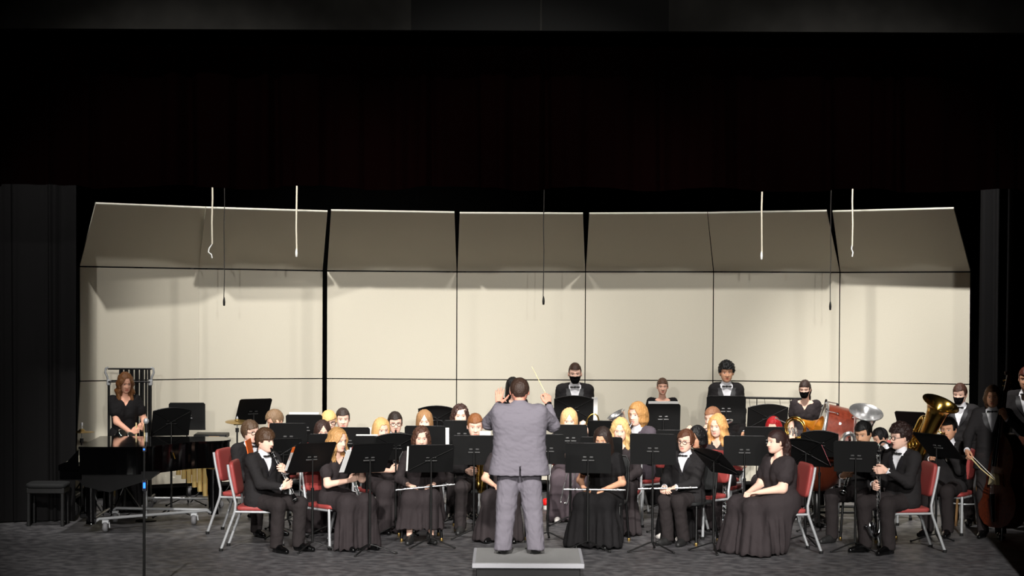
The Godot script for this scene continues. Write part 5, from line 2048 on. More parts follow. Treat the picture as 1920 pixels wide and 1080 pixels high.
func on_front(bones: Array, p: Vector3, lift: float) -> Vector3:
	for it in 24:
		var d := 1.0
		for b in bones:
			var a: Vector3 = b[0]
			var ba: Vector3 = b[1] - a
			var t := clampf((p - a).dot(ba) / maxf(ba.length_squared(), 1e-9), 0.0, 1.0)
			d = smin(d, (p - a - ba * t).length() - lerpf(b[2], b[3], t), 0.045)
		if d < 0.002:
			break
		p.z -= d * 0.9
	return p + Vector3(0, 0, lift)

# ---------------------------------------------------------------- instruments
func inst(called: String, label: String, category: String, xf: Transform3D, group := "") -> Node3D:
	var o := thing(called, label, category, Vector3.ZERO, 0.0, group)
	o.transform = xf
	return o

func frame(y: Vector3, z_hint: Vector3) -> Basis:     # a basis whose y axis is y
	var yy := y.normalized()
	var zz := (z_hint - yy * z_hint.dot(yy)).normalized()
	return Basis(yy.cross(zz), yy, zz)

# mouthpiece tip at the origin, bell towards -y, keys on +z
func clarinet(xf: Transform3D, label: String, bell := true) -> Node3D:
	var o := inst("clarinet", label, "clarinet", xf, "clarinets and oboe")
	if not M.has("cl_body"):
		var b := MB.new()
		b.lathe([Vector2(0.0135, -0.60), Vector2(0.0135, -0.37), Vector2(0.013, -0.36), Vector2(0.0132, -0.13), Vector2(0.0, -0.13)], Transform3D(), 16)
		M.cl_body = b.mesh()
		b = MB.new()
		b.lathe([Vector2(0.0, -0.0), Vector2(0.006, 0.0), Vector2(0.0135, -0.055), Vector2(0.0135, -0.075), Vector2(0.017, -0.08), Vector2(0.0165, -0.135), Vector2(0.0, -0.135)].duplicate(), Transform3D(Basis.from_scale(Vector3(1, 1, 1))), 16)
		M.cl_mouth = b.mesh()
		b = MB.new()
		b.lathe([Vector2(0.033, -0.665), Vector2(0.036, -0.667), Vector2(0.036, -0.66), Vector2(0.022, -0.625), Vector2(0.0165, -0.59), Vector2(0.0, -0.588)], Transform3D(), 20)
		M.cl_bell = b.mesh()
		b = MB.new()
		for y in [-0.08, -0.135, -0.36, -0.595, -0.662]:
			b.ring(Vector3(0, y, 0), Vector3.UP, 0.0165 if y > -0.6 else (0.0175 if y > -0.63 else 0.036), 0.0028, 16, 6)
		for k in 7:
			var y := -0.19 - 0.052 * k
			b.ring(Vector3(0, y, 0.0145), Vector3.BACK, 0.0085, 0.0024, 12, 5)
			b.ball(Vector3(0.012, y - 0.022, 0.010), Vector3(0.0075, 0.0075, 0.004))
		for sx in [-1, 1]:
			b.tube([Vector3(sx * 0.016, -0.17, 0.004), Vector3(sx * 0.0175, -0.35, 0.004)], 0.0028, 6)
			b.tube([Vector3(sx * 0.017, -0.37, 0.004), Vector3(sx * 0.0185, -0.585, 0.004)], 0.0030, 6)
			for k in 4:
				b.ball(Vector3(sx * 0.018, -0.40 - 0.05 * k, 0.008), Vector3(0.006, 0.014, 0.006))
		M.cl_keys = b.mesh()
	part("mouthpiece", M.cl_mouth, M.ebony, o)
	part("tube", M.cl_body, M.ebony, o)
	part("bell", M.cl_bell, M.ebony, o)
	part("keywork", M.cl_keys, M.silver, o)
	return o

# along x, centred; lip plate near +x
func flute(xf: Transform3D, label: String) -> Node3D:
	var o := inst("flute", label, "flute", xf, "flutes on laps")
	if not M.has("fl_body"):
		var b := MB.new()
		b.tube([Vector3(-0.335, 0, 0), Vector3(-0.10, 0, 0), Vector3(0.335, 0, 0)], 0.0098, 14)
		M.fl_body = b.mesh()
		b = MB.new()
		for x in [-0.215, 0.125, 0.205, 0.318]:
			b.ring(Vector3(x, 0, 0), Vector3.RIGHT, 0.0105, 0.0028, 14, 6)
		b.lathe([Vector2(0, 0.336), Vector2(0.0115, 0.336), Vector2(0.0115, 0.348), Vector2(0, 0.35)], Transform3D(Basis(Vector3.BACK, -PI / 2), Vector3.ZERO), 12)
		M.fl_rings = b.mesh()
		b = MB.new()
		b.ball(Vector3(0.26, 0.008, 0.003), Vector3(0.026, 0.009, 0.015))
		M.fl_lip = b.mesh()
		b = MB.new()
		for k in 13:
			b.lathe([Vector2(0, 0.009), Vector2(0.0095, 0.009), Vector2(0.0095, 0.0145), Vector2(0, 0.0155)], Transform3D(Basis(Vector3.RIGHT, 0.15), Vector3(-0.30 + 0.031 * k, 0, 0.003)), 12)
		b.tube([Vector3(-0.31, 0.009, -0.012), Vector3(0.11, 0.009, -0.012)], 0.0026, 6)
		M.fl_keys = b.mesh()
	part("tube", M.fl_body, M.silver, o)
	part("ring", M.fl_rings, M.chrome, o)
	part("lip_plate", M.fl_lip, M.silver, o)
	part("keywork", M.fl_keys, M.chrome, o)
	return o

func bass_clarinet(xf: Transform3D, label: String) -> void:      # neck mouth at origin, body falls along -y, +z away from the player
	var o := inst("bass_clarinet", label, "bass clarinet", xf)
	var b := MB.new()
	b.pipe([Vector3(0, 0, 0), Vector3(0, 0.01, 0.06), Vector3(0, 0.035, 0.13), Vector3(0, 0.035, 0.18), Vector3(0, 0.0, 0.21), Vector3(0, -0.05, 0.215)], [0.008, 0.010, 0.011, 0.012, 0.0125, 0.013], 12)
	part("neck", b, M.chrome, o)
	b = MB.new()
	b.tube([Vector3(0, 0.0, -0.01), Vector3(0, 0.006, 0.07)], [0.010, 0.016], 12)
	part("mouthpiece", b, M.ebony, o)
	b = MB.new()
	b.tube([Vector3(0, -0.04, 0.215), Vector3(0, -0.80, 0.215)], 0.0165, 16)
	part("tube", b, M.ebony, o)
	b = MB.new()
	b.pipe([Vector3(0, -0.78, 0.215), Vector3(0, -0.86, 0.215), Vector3(0, -0.91, 0.235), Vector3(0, -0.925, 0.275), Vector3(0, -0.90, 0.315), Vector3(0, -0.85, 0.335), Vector3(0, -0.80, 0.35)], [0.018, 0.02, 0.022, 0.026, 0.032, 0.04, 0.062], 18, false)
	part("bell", b, M.chrome, o)
	b = MB.new()
	for k in 14:
		var y := -0.10 - 0.05 * k
		b.ring(Vector3(0, y, 0.236), Vector3.BACK, 0.012, 0.003, 12, 5)
		b.ball(Vector3(0.016 if k % 2 else -0.016, y - 0.02, 0.232), Vector3(0.010, 0.011, 0.005))
	for sx in [-1, 1]:
		b.tube([Vector3(sx * 0.021, -0.08, 0.222), Vector3(sx * 0.022, -0.78, 0.222)], 0.0032, 6)
	for y in [-0.05, -0.42, -0.79]:
		b.ring(Vector3(0, y, 0.215), Vector3.UP, 0.018, 0.004, 16, 6)
	part("keywork", b, M.silver, o)
	b = MB.new()
	b.tube([Vector3(0, -0.90, 0.25), Vector3(0, -1.0, 0.22)], 0.004, 6)
	part("floor_peg", b, M.steel, o)

func saxophone(xf: Transform3D, label: String) -> void:          # mouth at origin, body falls along -y, bell towards +z
	var o := inst("alto_saxophone", label, "saxophone", xf)
	var b := MB.new()
	b.pipe([Vector3(0, 0, 0), Vector3(0, 0.02, 0.06), Vector3(0, 0.02, 0.11), Vector3(0, -0.02, 0.14), Vector3(0, -0.06, 0.145)], [0.007, 0.009, 0.011, 0.012, 0.013], 12)
	part("neck", b, M.brass, o)
	b = MB.new()
	b.tube([Vector3(0, -0.005, -0.02), Vector3(0, 0.01, 0.05)], [0.009, 0.014], 12)
	part("mouthpiece", b, M.ebony, o)
	b = MB.new()
	var path := [Vector3(0, -0.05, 0.145), Vector3(0, -0.25, 0.14), Vector3(0, -0.45, 0.135), Vector3(0, -0.53, 0.145), Vector3(0, -0.575, 0.18), Vector3(0, -0.575, 0.22), Vector3(0, -0.53, 0.255), Vector3(0, -0.44, 0.265), Vector3(0, -0.34, 0.275), Vector3(0, -0.27, 0.29), Vector3(0, -0.235, 0.30)]
	b.pipe(path, [0.013, 0.02, 0.027, 0.030, 0.033, 0.035, 0.037, 0.041, 0.048, 0.060, 0.078], 20, false)
	part("body", b, M.brass, o)
	b = MB.new()
	b.ring(Vector3(0, -0.235, 0.30), Vector3(0, 0.92, 0.35).normalized(), 0.078, 0.004, 28, 6)
	part("bell_rim", b, M.brass, o)
	b = MB.new()
	for k in 8:
		var y := -0.12 - 0.05 * k
		b.lathe([Vector2(0, 0), Vector2(0.012 + 0.001 * k, 0), Vector2(0.012 + 0.001 * k, 0.007), Vector2(0, 0.008)], Transform3D(Basis(Vector3.BACK, PI / 2), Vector3(-0.022 - 0.001 * k, y, 0.15)), 12)
		b.lathe([Vector2(0, 0), Vector2(0.011, 0), Vector2(0.011, 0.006), Vector2(0, 0.007)], Transform3D(Basis(Vector3.BACK, -PI / 2), Vector3(0.024, y - 0.02, 0.15)), 12)
	b.tube([Vector3(-0.028, -0.09, 0.16), Vector3(-0.036, -0.5, 0.16)], 0.003, 6)
	b.tube([Vector3(0.028, -0.09, 0.16), Vector3(0.036, -0.5, 0.16)], 0.003, 6)
	for y in [-0.38, -0.47]:
		b.lathe([Vector2(0, 0), Vector2(0.03, 0), Vector2(0.03, 0.008), Vector2(0, 0.01)], Transform3D(Basis(Vector3.BACK, -PI / 2), Vector3(0.04, y, 0.265)), 16)
	part("keywork", b, M.brass, o)

# slide crook at the origin, mouthpiece up at y = 0.82, bell mouth towards -y at x = 0.17
func trombone(xf: Transform3D, m: Material, label: String) -> void:
	var o := inst("trombone", label, "trombone", xf, "trombones")
	var b := MB.new()
	b.pipe([Vector3(-0.04, 0.45, 0), Vector3(-0.04, 0.035, 0), Vector3(-0.025, 0.008, 0), Vector3(0.0, 0.0, 0), Vector3(0.025, 0.008, 0), Vector3(0.04, 0.035, 0), Vector3(0.04, 0.45, 0)], 0.0085, 10)
	part("outer_slide", b, M.silver, o)
	b = MB.new()
	b.tube([Vector3(-0.04, 0.42, 0), Vector3(-0.04, 0.76, 0)], 0.0068, 10)
	b.tube([Vector3(0.04, 0.42, 0), Vector3(0.04, 0.74, 0)], 0.0068, 10)
	b.tube([Vector3(-0.04, 0.46, 0), Vector3(0.04, 0.46, 0)], 0.006, 8)
	b.tube([Vector3(-0.04, 0.70, 0), Vector3(0.04, 0.70, 0)], 0.006, 8)
	part("inner_slide", b, m, o)
	b = MB.new()
	b.tube([Vector3(-0.04, 0.75, 0), Vector3(-0.04, 0.80, 0), Vector3(-0.04, 0.835, 0)], [0.0068, 0.010, 0.0135], 12)
	part("mouthpiece", b, M.silver, o)
	b = MB.new()
	var path := [Vector3(0.04, 0.73, 0), Vector3(0.04, 0.98, 0.0), Vector3(0.045, 1.02, 0), Vector3(0.07, 1.06, 0), Vector3(0.105, 1.075, 0), Vector3(0.14, 1.06, 0), Vector3(0.165, 1.02, 0), Vector3(0.17, 0.98, 0), Vector3(0.17, 0.72, 0), Vector3(0.17, 0.58, 0), Vector3(0.17, 0.50, 0), Vector3(0.17, 0.455, 0), Vector3(0.17, 0.435, 0)]
	b.pipe(path, [0.0072, 0.0075, 0.0078, 0.008, 0.0085, 0.009, 0.0095, 0.010, 0.016, 0.025, 0.042, 0.075, 0.105], 18, false)
	part("bell_tube", b, m, o)
	b = MB.new()
	b.ring(Vector3(0.17, 0.434, 0), Vector3.UP, 0.105, 0.003, 32, 6)
	part("bell_rim", b, m, o)
	b = MB.new()
	b.tube([Vector3(0.04, 0.80, 0), Vector3(0.17, 0.80, 0)], 0.006, 8)
	b.tube([Vector3(0.04, 0.96, 0), Vector3(0.17, 0.96, 0)], 0.006, 8)
	part("brace", b, m, o)

func french_horn(xf: Transform3D, label: String) -> void:        # coil in the xy plane, bell towards +x
	var o := inst("french_horn", label, "french horn", xf)
	var b := MB.new()
	b.ring(Vector3.ZERO, Vector3.BACK, 0.125, 0.011, 36, 10)
	b.ring(Vector3(0.01, -0.005, 0.024), Vector3.BACK, 0.105, 0.010, 36, 10)
	part("coil", b, M.brass, o)
	b = MB.new()
	b.pipe([Vector3(-0.02, 0.10, -0.03), Vector3(0.05, 0.085, -0.03), Vector3(0.12, 0.055, -0.03), Vector3(0.18, 0.025, -0.03), Vector3(0.235, 0.0, -0.03), Vector3(0.27, -0.015, -0.03)], [0.012, 0.02, 0.032, 0.052, 0.09, 0.145], 24, false)
	part("bell", b, M.bell_yellow, o)
	b = MB.new()
	for k in 3:
		b.tube([Vector3(-0.06 + 0.04 * k, -0.05, 0.02), Vector3(-0.06 + 0.04 * k, 0.01, 0.05)], 0.015, 12)
		b.tube([Vector3(-0.06 + 0.04 * k, -0.05, 0.045), Vector3(-0.07 + 0.04 * k, -0.09, 0.045), Vector3(-0.055 + 0.04 * k, -0.09, 0.045), Vector3(-0.05 + 0.04 * k, -0.03, 0.045)], 0.006, 8)
	part("valve", b, M.silver, o)
	b = MB.new()
	b.tube([Vector3(-0.10, 0.07, 0.03), Vector3(-0.16, 0.11, 0.07), Vector3(-0.19, 0.14, 0.10)], [0.006, 0.0055, 0.011], 10)
	part("mouthpiece", b, M.silver, o)

# y up the bell; bottom bow at the origin; rim at y = 0.86
func tuba(xf: Transform3D, m: Material, R: float, label: String, called := "tuba") -> void:
	var o := inst(called, label, called, xf, "tubas" if called == "tuba" else "")
	var b := MB.new()
	b.lathe([Vector2(0.065, 0.14), Vector2(0.08, 0.36), Vector2(0.092, 0.52), Vector2(0.101, 0.64), Vector2(0.116, 0.74), Vector2(0.14, 0.805), Vector2(R * 0.88, 0.845), Vector2(R, 0.86), Vector2(R - 0.004, 0.864), Vector2(R * 0.86, 0.85), Vector2(0.132, 0.808), Vector2(0.103, 0.74), Vector2(0.086, 0.64), Vector2(0.07, 0.45), Vector2(0.0, 0.40)], Transform3D(), 40)
	part("bell", b, m, o)
	b = MB.new()
	b.ring(Vector3(0, 0.86, 0), Vector3.UP, R, 0.004, 40, 6)
	part("bell_rim", b, m, o)
	b = MB.new()
	b.pipe([Vector3(0, 0.20, 0), Vector3(-0.005, 0.10, 0), Vector3(-0.04, 0.02, 0), Vector3(-0.10, -0.02, 0), Vector3(-0.17, 0.0, 0), Vector3(-0.215, 0.06, 0), Vector3(-0.22, 0.15, 0), Vector3(-0.22, 0.38, 0)], [0.064, 0.066, 0.065, 0.062, 0.058, 0.053, 0.048, 0.036], 20)
	part("bottom_bow", b, m, o)
	b = MB.new()
	b.pipe([Vector3(-0.22, 0.36, 0), Vector3(-0.22, 0.50, 0), Vector3(-0.20, 0.56, 0), Vector3(-0.15, 0.585, 0.01), Vector3(-0.11, 0.55, 0.02), Vector3(-0.10, 0.45, 0.03), Vector3(-0.10, 0.15, 0.04), Vector3(-0.12, 0.10, 0.05), Vector3(-0.15, 0.12, 0.06), Vector3(-0.16, 0.40, 0.06)], [0.034, 0.03, 0.028, 0.027, 0.026, 0.024, 0.02, 0.018, 0.017, 0.016], 16)
	part("upper_bow", b, m, o)
	for k in 4:
		b = MB.new()
		var x := -0.17 + 0.042 * k
		b.tube([Vector3(x, 0.14, 0.085), Vector3(x, 0.36, 0.085)], 0.017, 14)
		b.tube([Vector3(x, 0.36, 0.085), Vector3(x, 0.40, 0.085)], 0.005, 8)
		b.lathe([Vector2(0, 0.40), Vector2(0.012, 0.40), Vector2(0.012, 0.406), Vector2(0, 0.406)], Transform3D(Basis(), Vector3(x, 0, 0.085)), 12)
		part("valve", b, m, o)
		b = MB.new()
		var dx := 0.07 + 0.01 * k
		b.tube([Vector3(x, 0.18 + 0.04 * k, 0.10), Vector3(x + dx * 0.5, 0.17 + 0.04 * k, 0.12), Vector3(x + dx, 0.19 + 0.04 * k, 0.12), Vector3(x + dx, 0.23 + 0.04 * k, 0.12), Vector3(x, 0.24 + 0.04 * k, 0.10)], 0.0085, 10)
		part("valve_slide", b, m, o)
	b = MB.new()
	b.pipe([Vector3(-0.16, 0.38, 0.06), Vector3(-0.12, 0.47, 0.02), Vector3(-0.03, 0.52, -0.08), Vector3(0.03, 0.52, -0.15), Vector3(0.05, 0.53, -0.18)], [0.009, 0.008, 0.0075, 0.008, 0.016], 10)
	part("leadpipe", b, m, o)

# endpin foot at the origin, strings face +z
func double_bass(xf: Transform3D, label: String, m: Material) -> void:
	var o := inst("double_bass", label, "double bass", xf, "double basses")
	var half := [[0.0, 0.14], [0.10, 0.145], [0.20, 0.18], [0.285, 0.27], [0.31, 0.38], [0.29, 0.49], [0.235, 0.57], [0.20, 0.62], [0.195, 0.68], [0.205, 0.74], [0.225, 0.80], [0.23, 0.87], [0.215, 0.95], [0.17, 1.04], [0.11, 1.11], [0.05, 1.16], [0.0, 1.18]]
	var loop := []
	for h in half:
		loop.append(Vector3(h[0], h[1], 0))
	for k in range(half.size() - 2, 0, -1):
		loop.append(Vector3(-half[k][0], half[k][1], 0))
	var b := MB.new()
	var rib := []
	for s in [-0.09, 0.09]:
		var row := PackedVector3Array()
		for p in loop:
			row.append(p * Vector3(0.955, 1, 1) + Vector3(0, 0, s))
		rib.append(row)
	b.rows(rib)
	part("ribs", b, m, o)
	for s in [1.0, -1.0]:
		b = MB.new()
		var r := []
		for q in 7:
			var t := 1.0 - q / 6.0
			var row := PackedVector3Array()
			for p in loop:
				row.append(Vector3(p.x * t, lerpf(0.66, p.y, t), s * (0.092 + 0.03 * (1.0 - t * t))))
			if s < 0:
				row.reverse()
			r.append(row)
		b.rows(r)
		part("top_plate" if s > 0 else "back_plate", b, m, o)
	b = MB.new()
	b.tube([Vector3(0, 1.12, 0.09), Vector3(0, 1.40, 0.07), Vector3(0, 1.62, 0.055)], [0.03, 0.024, 0.021], 12)
	part("neck", b, M.rosewood, o)
	b = MB.new()
	b.tube([Vector3(0, 0.80, 0.165), Vector3(0, 1.62, 0.085)], [0.040, 0.021], 10, true, 0.4)
	part("fingerboard", b, M.ebony, o)
	b = MB.new()
	b.tube([Vector3(0, 1.61, 0.06), Vector3(0, 1.72, 0.03), Vector3(0, 1.80, 0.02), Vector3(0, 1.84, 0.04), Vector3(0, 1.83, 0.065), Vector3(0, 1.805, 0.06)], [0.024, 0.026, 0.024, 0.022, 0.018, 0.012], 12)
	part("scroll", b, m, o)
	b = MB.new()
	for k in 4:
		var sd := -1.0 if k % 2 else 1.0
		b.tube([Vector3(0, 1.66 + 0.03 * k, 0.045), Vector3(sd * 0.06, 1.66 + 0.03 * k, 0.03)], 0.005, 6)
		b.ball(Vector3(sd * 0.068, 1.66 + 0.03 * k, 0.028), Vector3(0.006, 0.016, 0.014))
	part("tuning_peg", b, M.brass, o)
	b = MB.new()
	b.slab([Vector3(-0.065, 0.60, 0), Vector3(-0.05, 0.60, 0), Vector3(0, 0.63, 0), Vector3(0.05, 0.60, 0), Vector3(0.065, 0.60, 0), Vector3(0.045, 0.70, 0), Vector3(0.03, 0.72, 0), Vector3(-0.03, 0.72, 0), Vector3(-0.045, 0.70, 0)], Vector3(0, 0, 0.12), Vector3(0, 0, 0.175))
	part("bridge", b, M.cream_wood, o)
	b = MB.new()
	b.tube([Vector3(0, 0.20, 0.125), Vector3(0, 0.50, 0.165)], [0.022, 0.04], 8, true, 0.35)
	part("tailpiece", b, M.ebony, o)
	b = MB.new()
	for k in 4:
		b.tube([Vector3(-0.024 + 0.016 * k, 0.50, 0.17), Vector3(-0.024 + 0.016 * k, 0.71, 0.18), Vector3(-0.011 + 0.0075 * k, 1.62, 0.095)], 0.0016, 5)
	part("string", b, M.steel, o)
	for s in [-1, 1]:
		b = MB.new()
		b.tube([Vector3(s * 0.115, 0.72, 0.124), Vector3(s * 0.125, 0.70, 0.124), Vector3(s * 0.11, 0.65, 0.124), Vector3(s * 0.13, 0.60, 0.122), Vector3(s * 0.14, 0.585, 0.122)], 0.006, 6, true, 0.4)
		part("sound_hole", b, M.ebony, o)
	b = MB.new()
	b.tube([Vector3(0, 0.16, 0), Vector3(0, 0.0, 0)], [0.009, 0.006], 8)
	part("endpin", b, M.steel, o)

func bass_bow(a: Vector3, c: Vector3, label: String) -> void:
	var o := thing("bass_bow", label, "bow", a)
	var d := c - a
	var n := d.cross(Vector3(0, 0, 1)).normalized()
	var b := MB.new()
	b.tube([Vector3.ZERO, d * 0.5 + n * 0.012, d], [0.008, 0.006, 0.005], 8)
	part("stick", b, M.cream_wood, o)
	b = MB.new()
	b.tube([n * -0.022, d - n * 0.016], 0.003, 6)
	part("bow_hair", b, M.paper, o)
	b = MB.new()
	b.box(d * 0.06 - n * 0.012, Vector3(0.05, 0.026, 0.014), 0.004, Basis(d.normalized(), -n, d.normalized().cross(-n)))
	part("frog", b, M.ebony, o)

# ---------------------------------------------------------------- the band
const MOUTH := Vector3(0, 1.125, 0.135)

func seat_pos(u: float, v: float, z: float, yaw: float, off: float) -> Dictionary:
	var p := pt(u, v, z)
	var a := deg_to_rad(yaw)
	return {"pos": Vector3(p.x - sin(a) * off, 0, z), "top": p.y, "yaw": yaw}

# hands that close on a pipe: a point of the pipe for the right and for the left hand
func pipe_hands(pr: Vector3, pl: Vector3) -> Array:
	return [[pr + Vector3(-0.085, -0.03, 0.005), Vector3(0.85, 0.32, 0.30), Vector3(0.3, 0, -0.95), "relaxed"], [pl + Vector3(0.085, -0.03, 0.005), Vector3(-0.85, 0.32, 0.30), Vector3(-0.3, 0, -0.95), "relaxed"]]

func lap_hands(x := 0.0) -> Array:
	return [[Vector3(-0.15 + x, 0.655, 0.27), Vector3(0.55, -0.12, 0.8), Vector3(0.0, -1, 0.0), "relaxed"], [Vector3(0.12 + x, 0.655, 0.27), Vector3(-0.55, -0.12, 0.8), Vector3(0.0, -1, 0.0), "relaxed"]]

# a seated player: head column and crown row in the photograph, depth, facing, and what sets the player apart
func seated(u: float, v: float, z: float, yaw: float, chair: String, q: Dictionary) -> Node3D:
	q.merge(seat_pos(u, v, z, yaw, q.get("lean", 0.03) + 0.03), true)
	var o := person(q)
	if chair:
		var a := deg_to_rad(yaw + q.get("chair_turn", 0.0))
		var at: Vector3 = q.pos - Vector3(sin(a), 0, cos(a)) * 0.02
		if chair.begins_with("red"):
			red_chair(at, yaw + q.get("chair_turn", 0.0), chair)
		else:
			black_chair(at, yaw + q.get("chair_turn", 0.0), chair)
	return o

func standing(u: float, v: float, z: float, yaw: float, q: Dictionary) -> Node3D:
	q.merge(seat_pos(u, v, z, yaw, q.get("lean", 0.0) + 0.02), true)
	q.pose = "stand"
	return person(q)

func play_clarinet(o: Node3D, m: Vector3, d: Vector3, label: String) -> void:
	clarinet(o.transform * Transform3D(frame(-d, Vector3(0, 0.3, 1)), m), label)

func people() -> void:
	M.shoe_mesh_res = shoe_mesh().mesh()
	var dark := Color(0.13, 0.09, 0.07)
	var brown := Color(0.27, 0.17, 0.11)
	var blond := Color(0.80, 0.63, 0.40)
	var fair := Color(0.94, 0.77, 0.69)
	var tan := Color(0.84, 0.63, 0.51)
	var o: Node3D
	# ---- conductor
	var cp := Vector3(pt(974, 800, 3.75).x, 0.203, 3.75)
	var ctop := pt(978, 712, 3.75).y
	o = person({"label": "conductor in a grey suit seen from behind on the podium, arms raised", "pos": cp, "top": ctop, "yaw": 180, "pose": "stand", "outfit": "grey_suit", "girth": 1.4, "back": true, "hair": "short", "haircol": Color(0.2, 0.14, 0.11), "nod": 4, "cell": 0.0125, "lean": 0.0, "head_w": 1.12,
		"feet": [Vector3(-0.17, 0, 0.0), Vector3(0.16, 0, -0.02)], "skin": Color(0.82, 0.56, 0.48),
		"hands": [[Vector3(-0.295, 1.475, 0.36), Vector3(0.1, 1, 0.05), Vector3(0.5, 0, 0.8), "grip", Vector3(-0.45, -1.0, 0.0)], [Vector3(0.21, 1.475, 0.38), Vector3(-0.05, 1, 0.05), Vector3(-0.2, 0, 1), "open", Vector3(0.6, -1.0, 0.0)]]})
	var bt := thing("baton", "thin white baton in the conductor's raised right hand", "baton", o.transform * Vector3(-0.285, 1.55, 0.41))
	var b := MB.new()
	b.tube([Vector3.ZERO, Vector3(-0.155, 0.30, 0.02)], [0.0045, 0.002], 8)
	part("shaft", b, M.cream_wood, bt)
	b = MB.new()
	b.ball(Vector3(0.008, -0.02, 0), Vector3(0.011, 0.028, 0.011), Basis(Vector3.BACK, 0.5))
	part("grip", b, M.cream_wood, bt)

	# ---- front row, left to right
	var d := Vector3(0.02, -0.83, 0.55).normalized()
	o = seated(497, 805, 1.95, 52, "red vinyl chair of the boy playing clarinet in front on the left", {"label": "boy in a tuxedo playing a clarinet, leftmost of the front row", "hair": "fringe", "haircol": Color(0.29, 0.20, 0.13), "skin": fair, "look": 5.0, "cell": 0.0125, "girth": 1.06, "chair_turn": 34.0,
		"feet": [Vector3(-0.10, 0, 0.36), Vector3(0.15, 0, 0.45)], "hands": pipe_hands(MOUTH + d * 0.47, MOUTH + d * 0.28)})
	play_clarinet(o, MOUTH, d, "clarinet of the boy at the left end of the front row")
	d = Vector3(0.04, -0.85, 0.52).normalized()
	o = seated(634, 806, 1.75, 42, "red vinyl chair of the girl with long wavy blonde hair", {"label": "girl with long wavy blonde hair in a dark dress holding a clarinet", "outfit": "dress", "hair": "long_wavy", "haircol": Color(0.74, 0.56, 0.35), "skin": fair, "look": 6.0, "cell": 0.0125,
		"hands": pipe_hands(Vector3(0.02, 0.80, 0.34), Vector3(0.04, 0.93, 0.30)), "feet": [Vector3(-0.1, 0, 0.36), Vector3(0.14, 0, 0.4)]})
	clarinet(o.transform * Transform3D(frame(Vector3(-0.1, 0.93, -0.33), Vector3(0, 0.3, 1)), Vector3(-0.02, 1.12, 0.20)), "clarinet lowered before the girl with wavy blonde hair")
	o = seated(790, 800, 1.1, 6, "black chair of the girl with a flute left of the conductor", {"label": "girl in a black zipped top with a flute across her lap, left of the conductor", "outfit": "dress_long", "hair": "curly_mid", "haircol": Color(0.33, 0.22, 0.17), "skin": fair, "nod": 12.0, "cell": 0.0125, "neckline": 0.0,
		"hands": lap_hands(0.0), "feet": [Vector3(-0.15, 0, 0.40), Vector3(0.1, 0, 0.36)], "shoes": M.shoe_dull, "skirt_hem": 0.17})
	flute(o.transform * Transform3D(Basis(Vector3.BACK, 0.09), Vector3(0.02, 0.645, 0.40)), "silver flute across the lap of the girl left of the conductor")
	o = seated(950, 803, 0.95, 0, "black chair hidden behind the conductor", {"label": "girl in a dark skirt mostly hidden behind the conductor", "outfit": "dress", "hair": "long_straight", "haircol": brown, "cell": 0.016, "hands": lap_hands(), "feet": [Vector3(-0.2, 0, 0.42), Vector3(0.06, 0, 0.40)]})
	o = seated(1131, 803, 1.4, -14, "black chair of the girl with a flute right of the conductor", {"label": "dark haired girl in black with a flute on her lap, right of the conductor", "outfit": "dress_dark", "hair": "long_straight", "haircol": Color(0.15, 0.10, 0.08), "skin": tan, "nod": 16.0, "cell": 0.0125, "look": -6.0,
		"hands": lap_hands(-0.03), "feet": [Vector3(-0.16, 0, 0.42), Vector3(0.1, 0, 0.42)], "flare": 1.15})
	flute(o.transform * Transform3D(Basis(Vector3.UP, 0.2), Vector3(-0.03, 0.65, 0.40)), "silver flute across the lap of the dark haired girl right of the conductor")
	o = seated(1284, 807, 1.3, -34, "black chair of the boy with glasses and a flute", {"label": "boy with glasses in a tuxedo holding a flute on his lap", "hair": "swept", "haircol": Color(0.34, 0.20, 0.13), "skin": fair, "glasses": true, "cell": 0.0125, "look": 4.0, "cock": -4.0, "girth": 1.1,
		"hands": [[Vector3(-0.13, 0.66, 0.30), Vector3(0.3, -0.1, 0.9), Vector3(0.3, -0.9, 0), "grip"], [Vector3(0.03, 0.67, 0.33), Vector3(-0.5, -0.1, 0.8), Vector3(0.0, -1, 0), "grip"]], "feet": [Vector3(-0.1, 0, 0.30), Vector3(0.08, 0, 0.25)], "shoes": M.shoe_dull})
	flute(o.transform * Transform3D(Basis(Vector3.UP, 0.55) * Basis(Vector3.BACK, 0.03), Vector3(-0.03, 0.665, 0.40)), "flute in the hands of the boy with glasses")
	o = seated(1455, 808, 2.0, -64, "red vinyl chair of the girl in the wide dark dress", {"label": "girl in a wide dark dress seated in profile with hands in her lap", "outfit": "dress", "hair": "ponytail", "haircol": Color(0.17, 0.10, 0.09), "skin": fair, "girth": 1.34, "cell": 0.0125, "flare": 1.5, "chair_turn": -14.0, "look": -4.0, "nod": 2.0,
		"hands": [[Vector3(-0.07, 0.66, 0.34), Vector3(0.6, -0.2, 0.7), Vector3(0, -1, 0.1), "relaxed"], [Vector3(0.09, 0.665, 0.33), Vector3(-0.7, -0.2, 0.6), Vector3(0, -1, 0.1), "relaxed"]], "feet": [Vector3(-0.13, 0, 0.48), Vector3(0.13, 0, 0.42)]})
	d = Vector3(0.0, -0.80, 0.60).normalized()
	o = seated(1620, 791, 1.0, -36, "black chair of the black haired oboe boy", {"label": "black haired boy in black playing an oboe, second from the right in front", "hair": "short", "haircol": Color(0.035, 0.03, 0.03), "skin": Color(0.88, 0.68, 0.55), "cell": 0.0125, "nod": 16.0,
		"hands": pipe_hands(MOUTH + Vector3(0, -0.02, 0) + d * 0.43, MOUTH + Vector3(0, -0.02, 0) + d * 0.25), "feet": [Vector3(-0.20, 0, 0.44), Vector3(0.13, 0, 0.32)], "socks": M.sock_red, "shoes": M.shoe_dull})
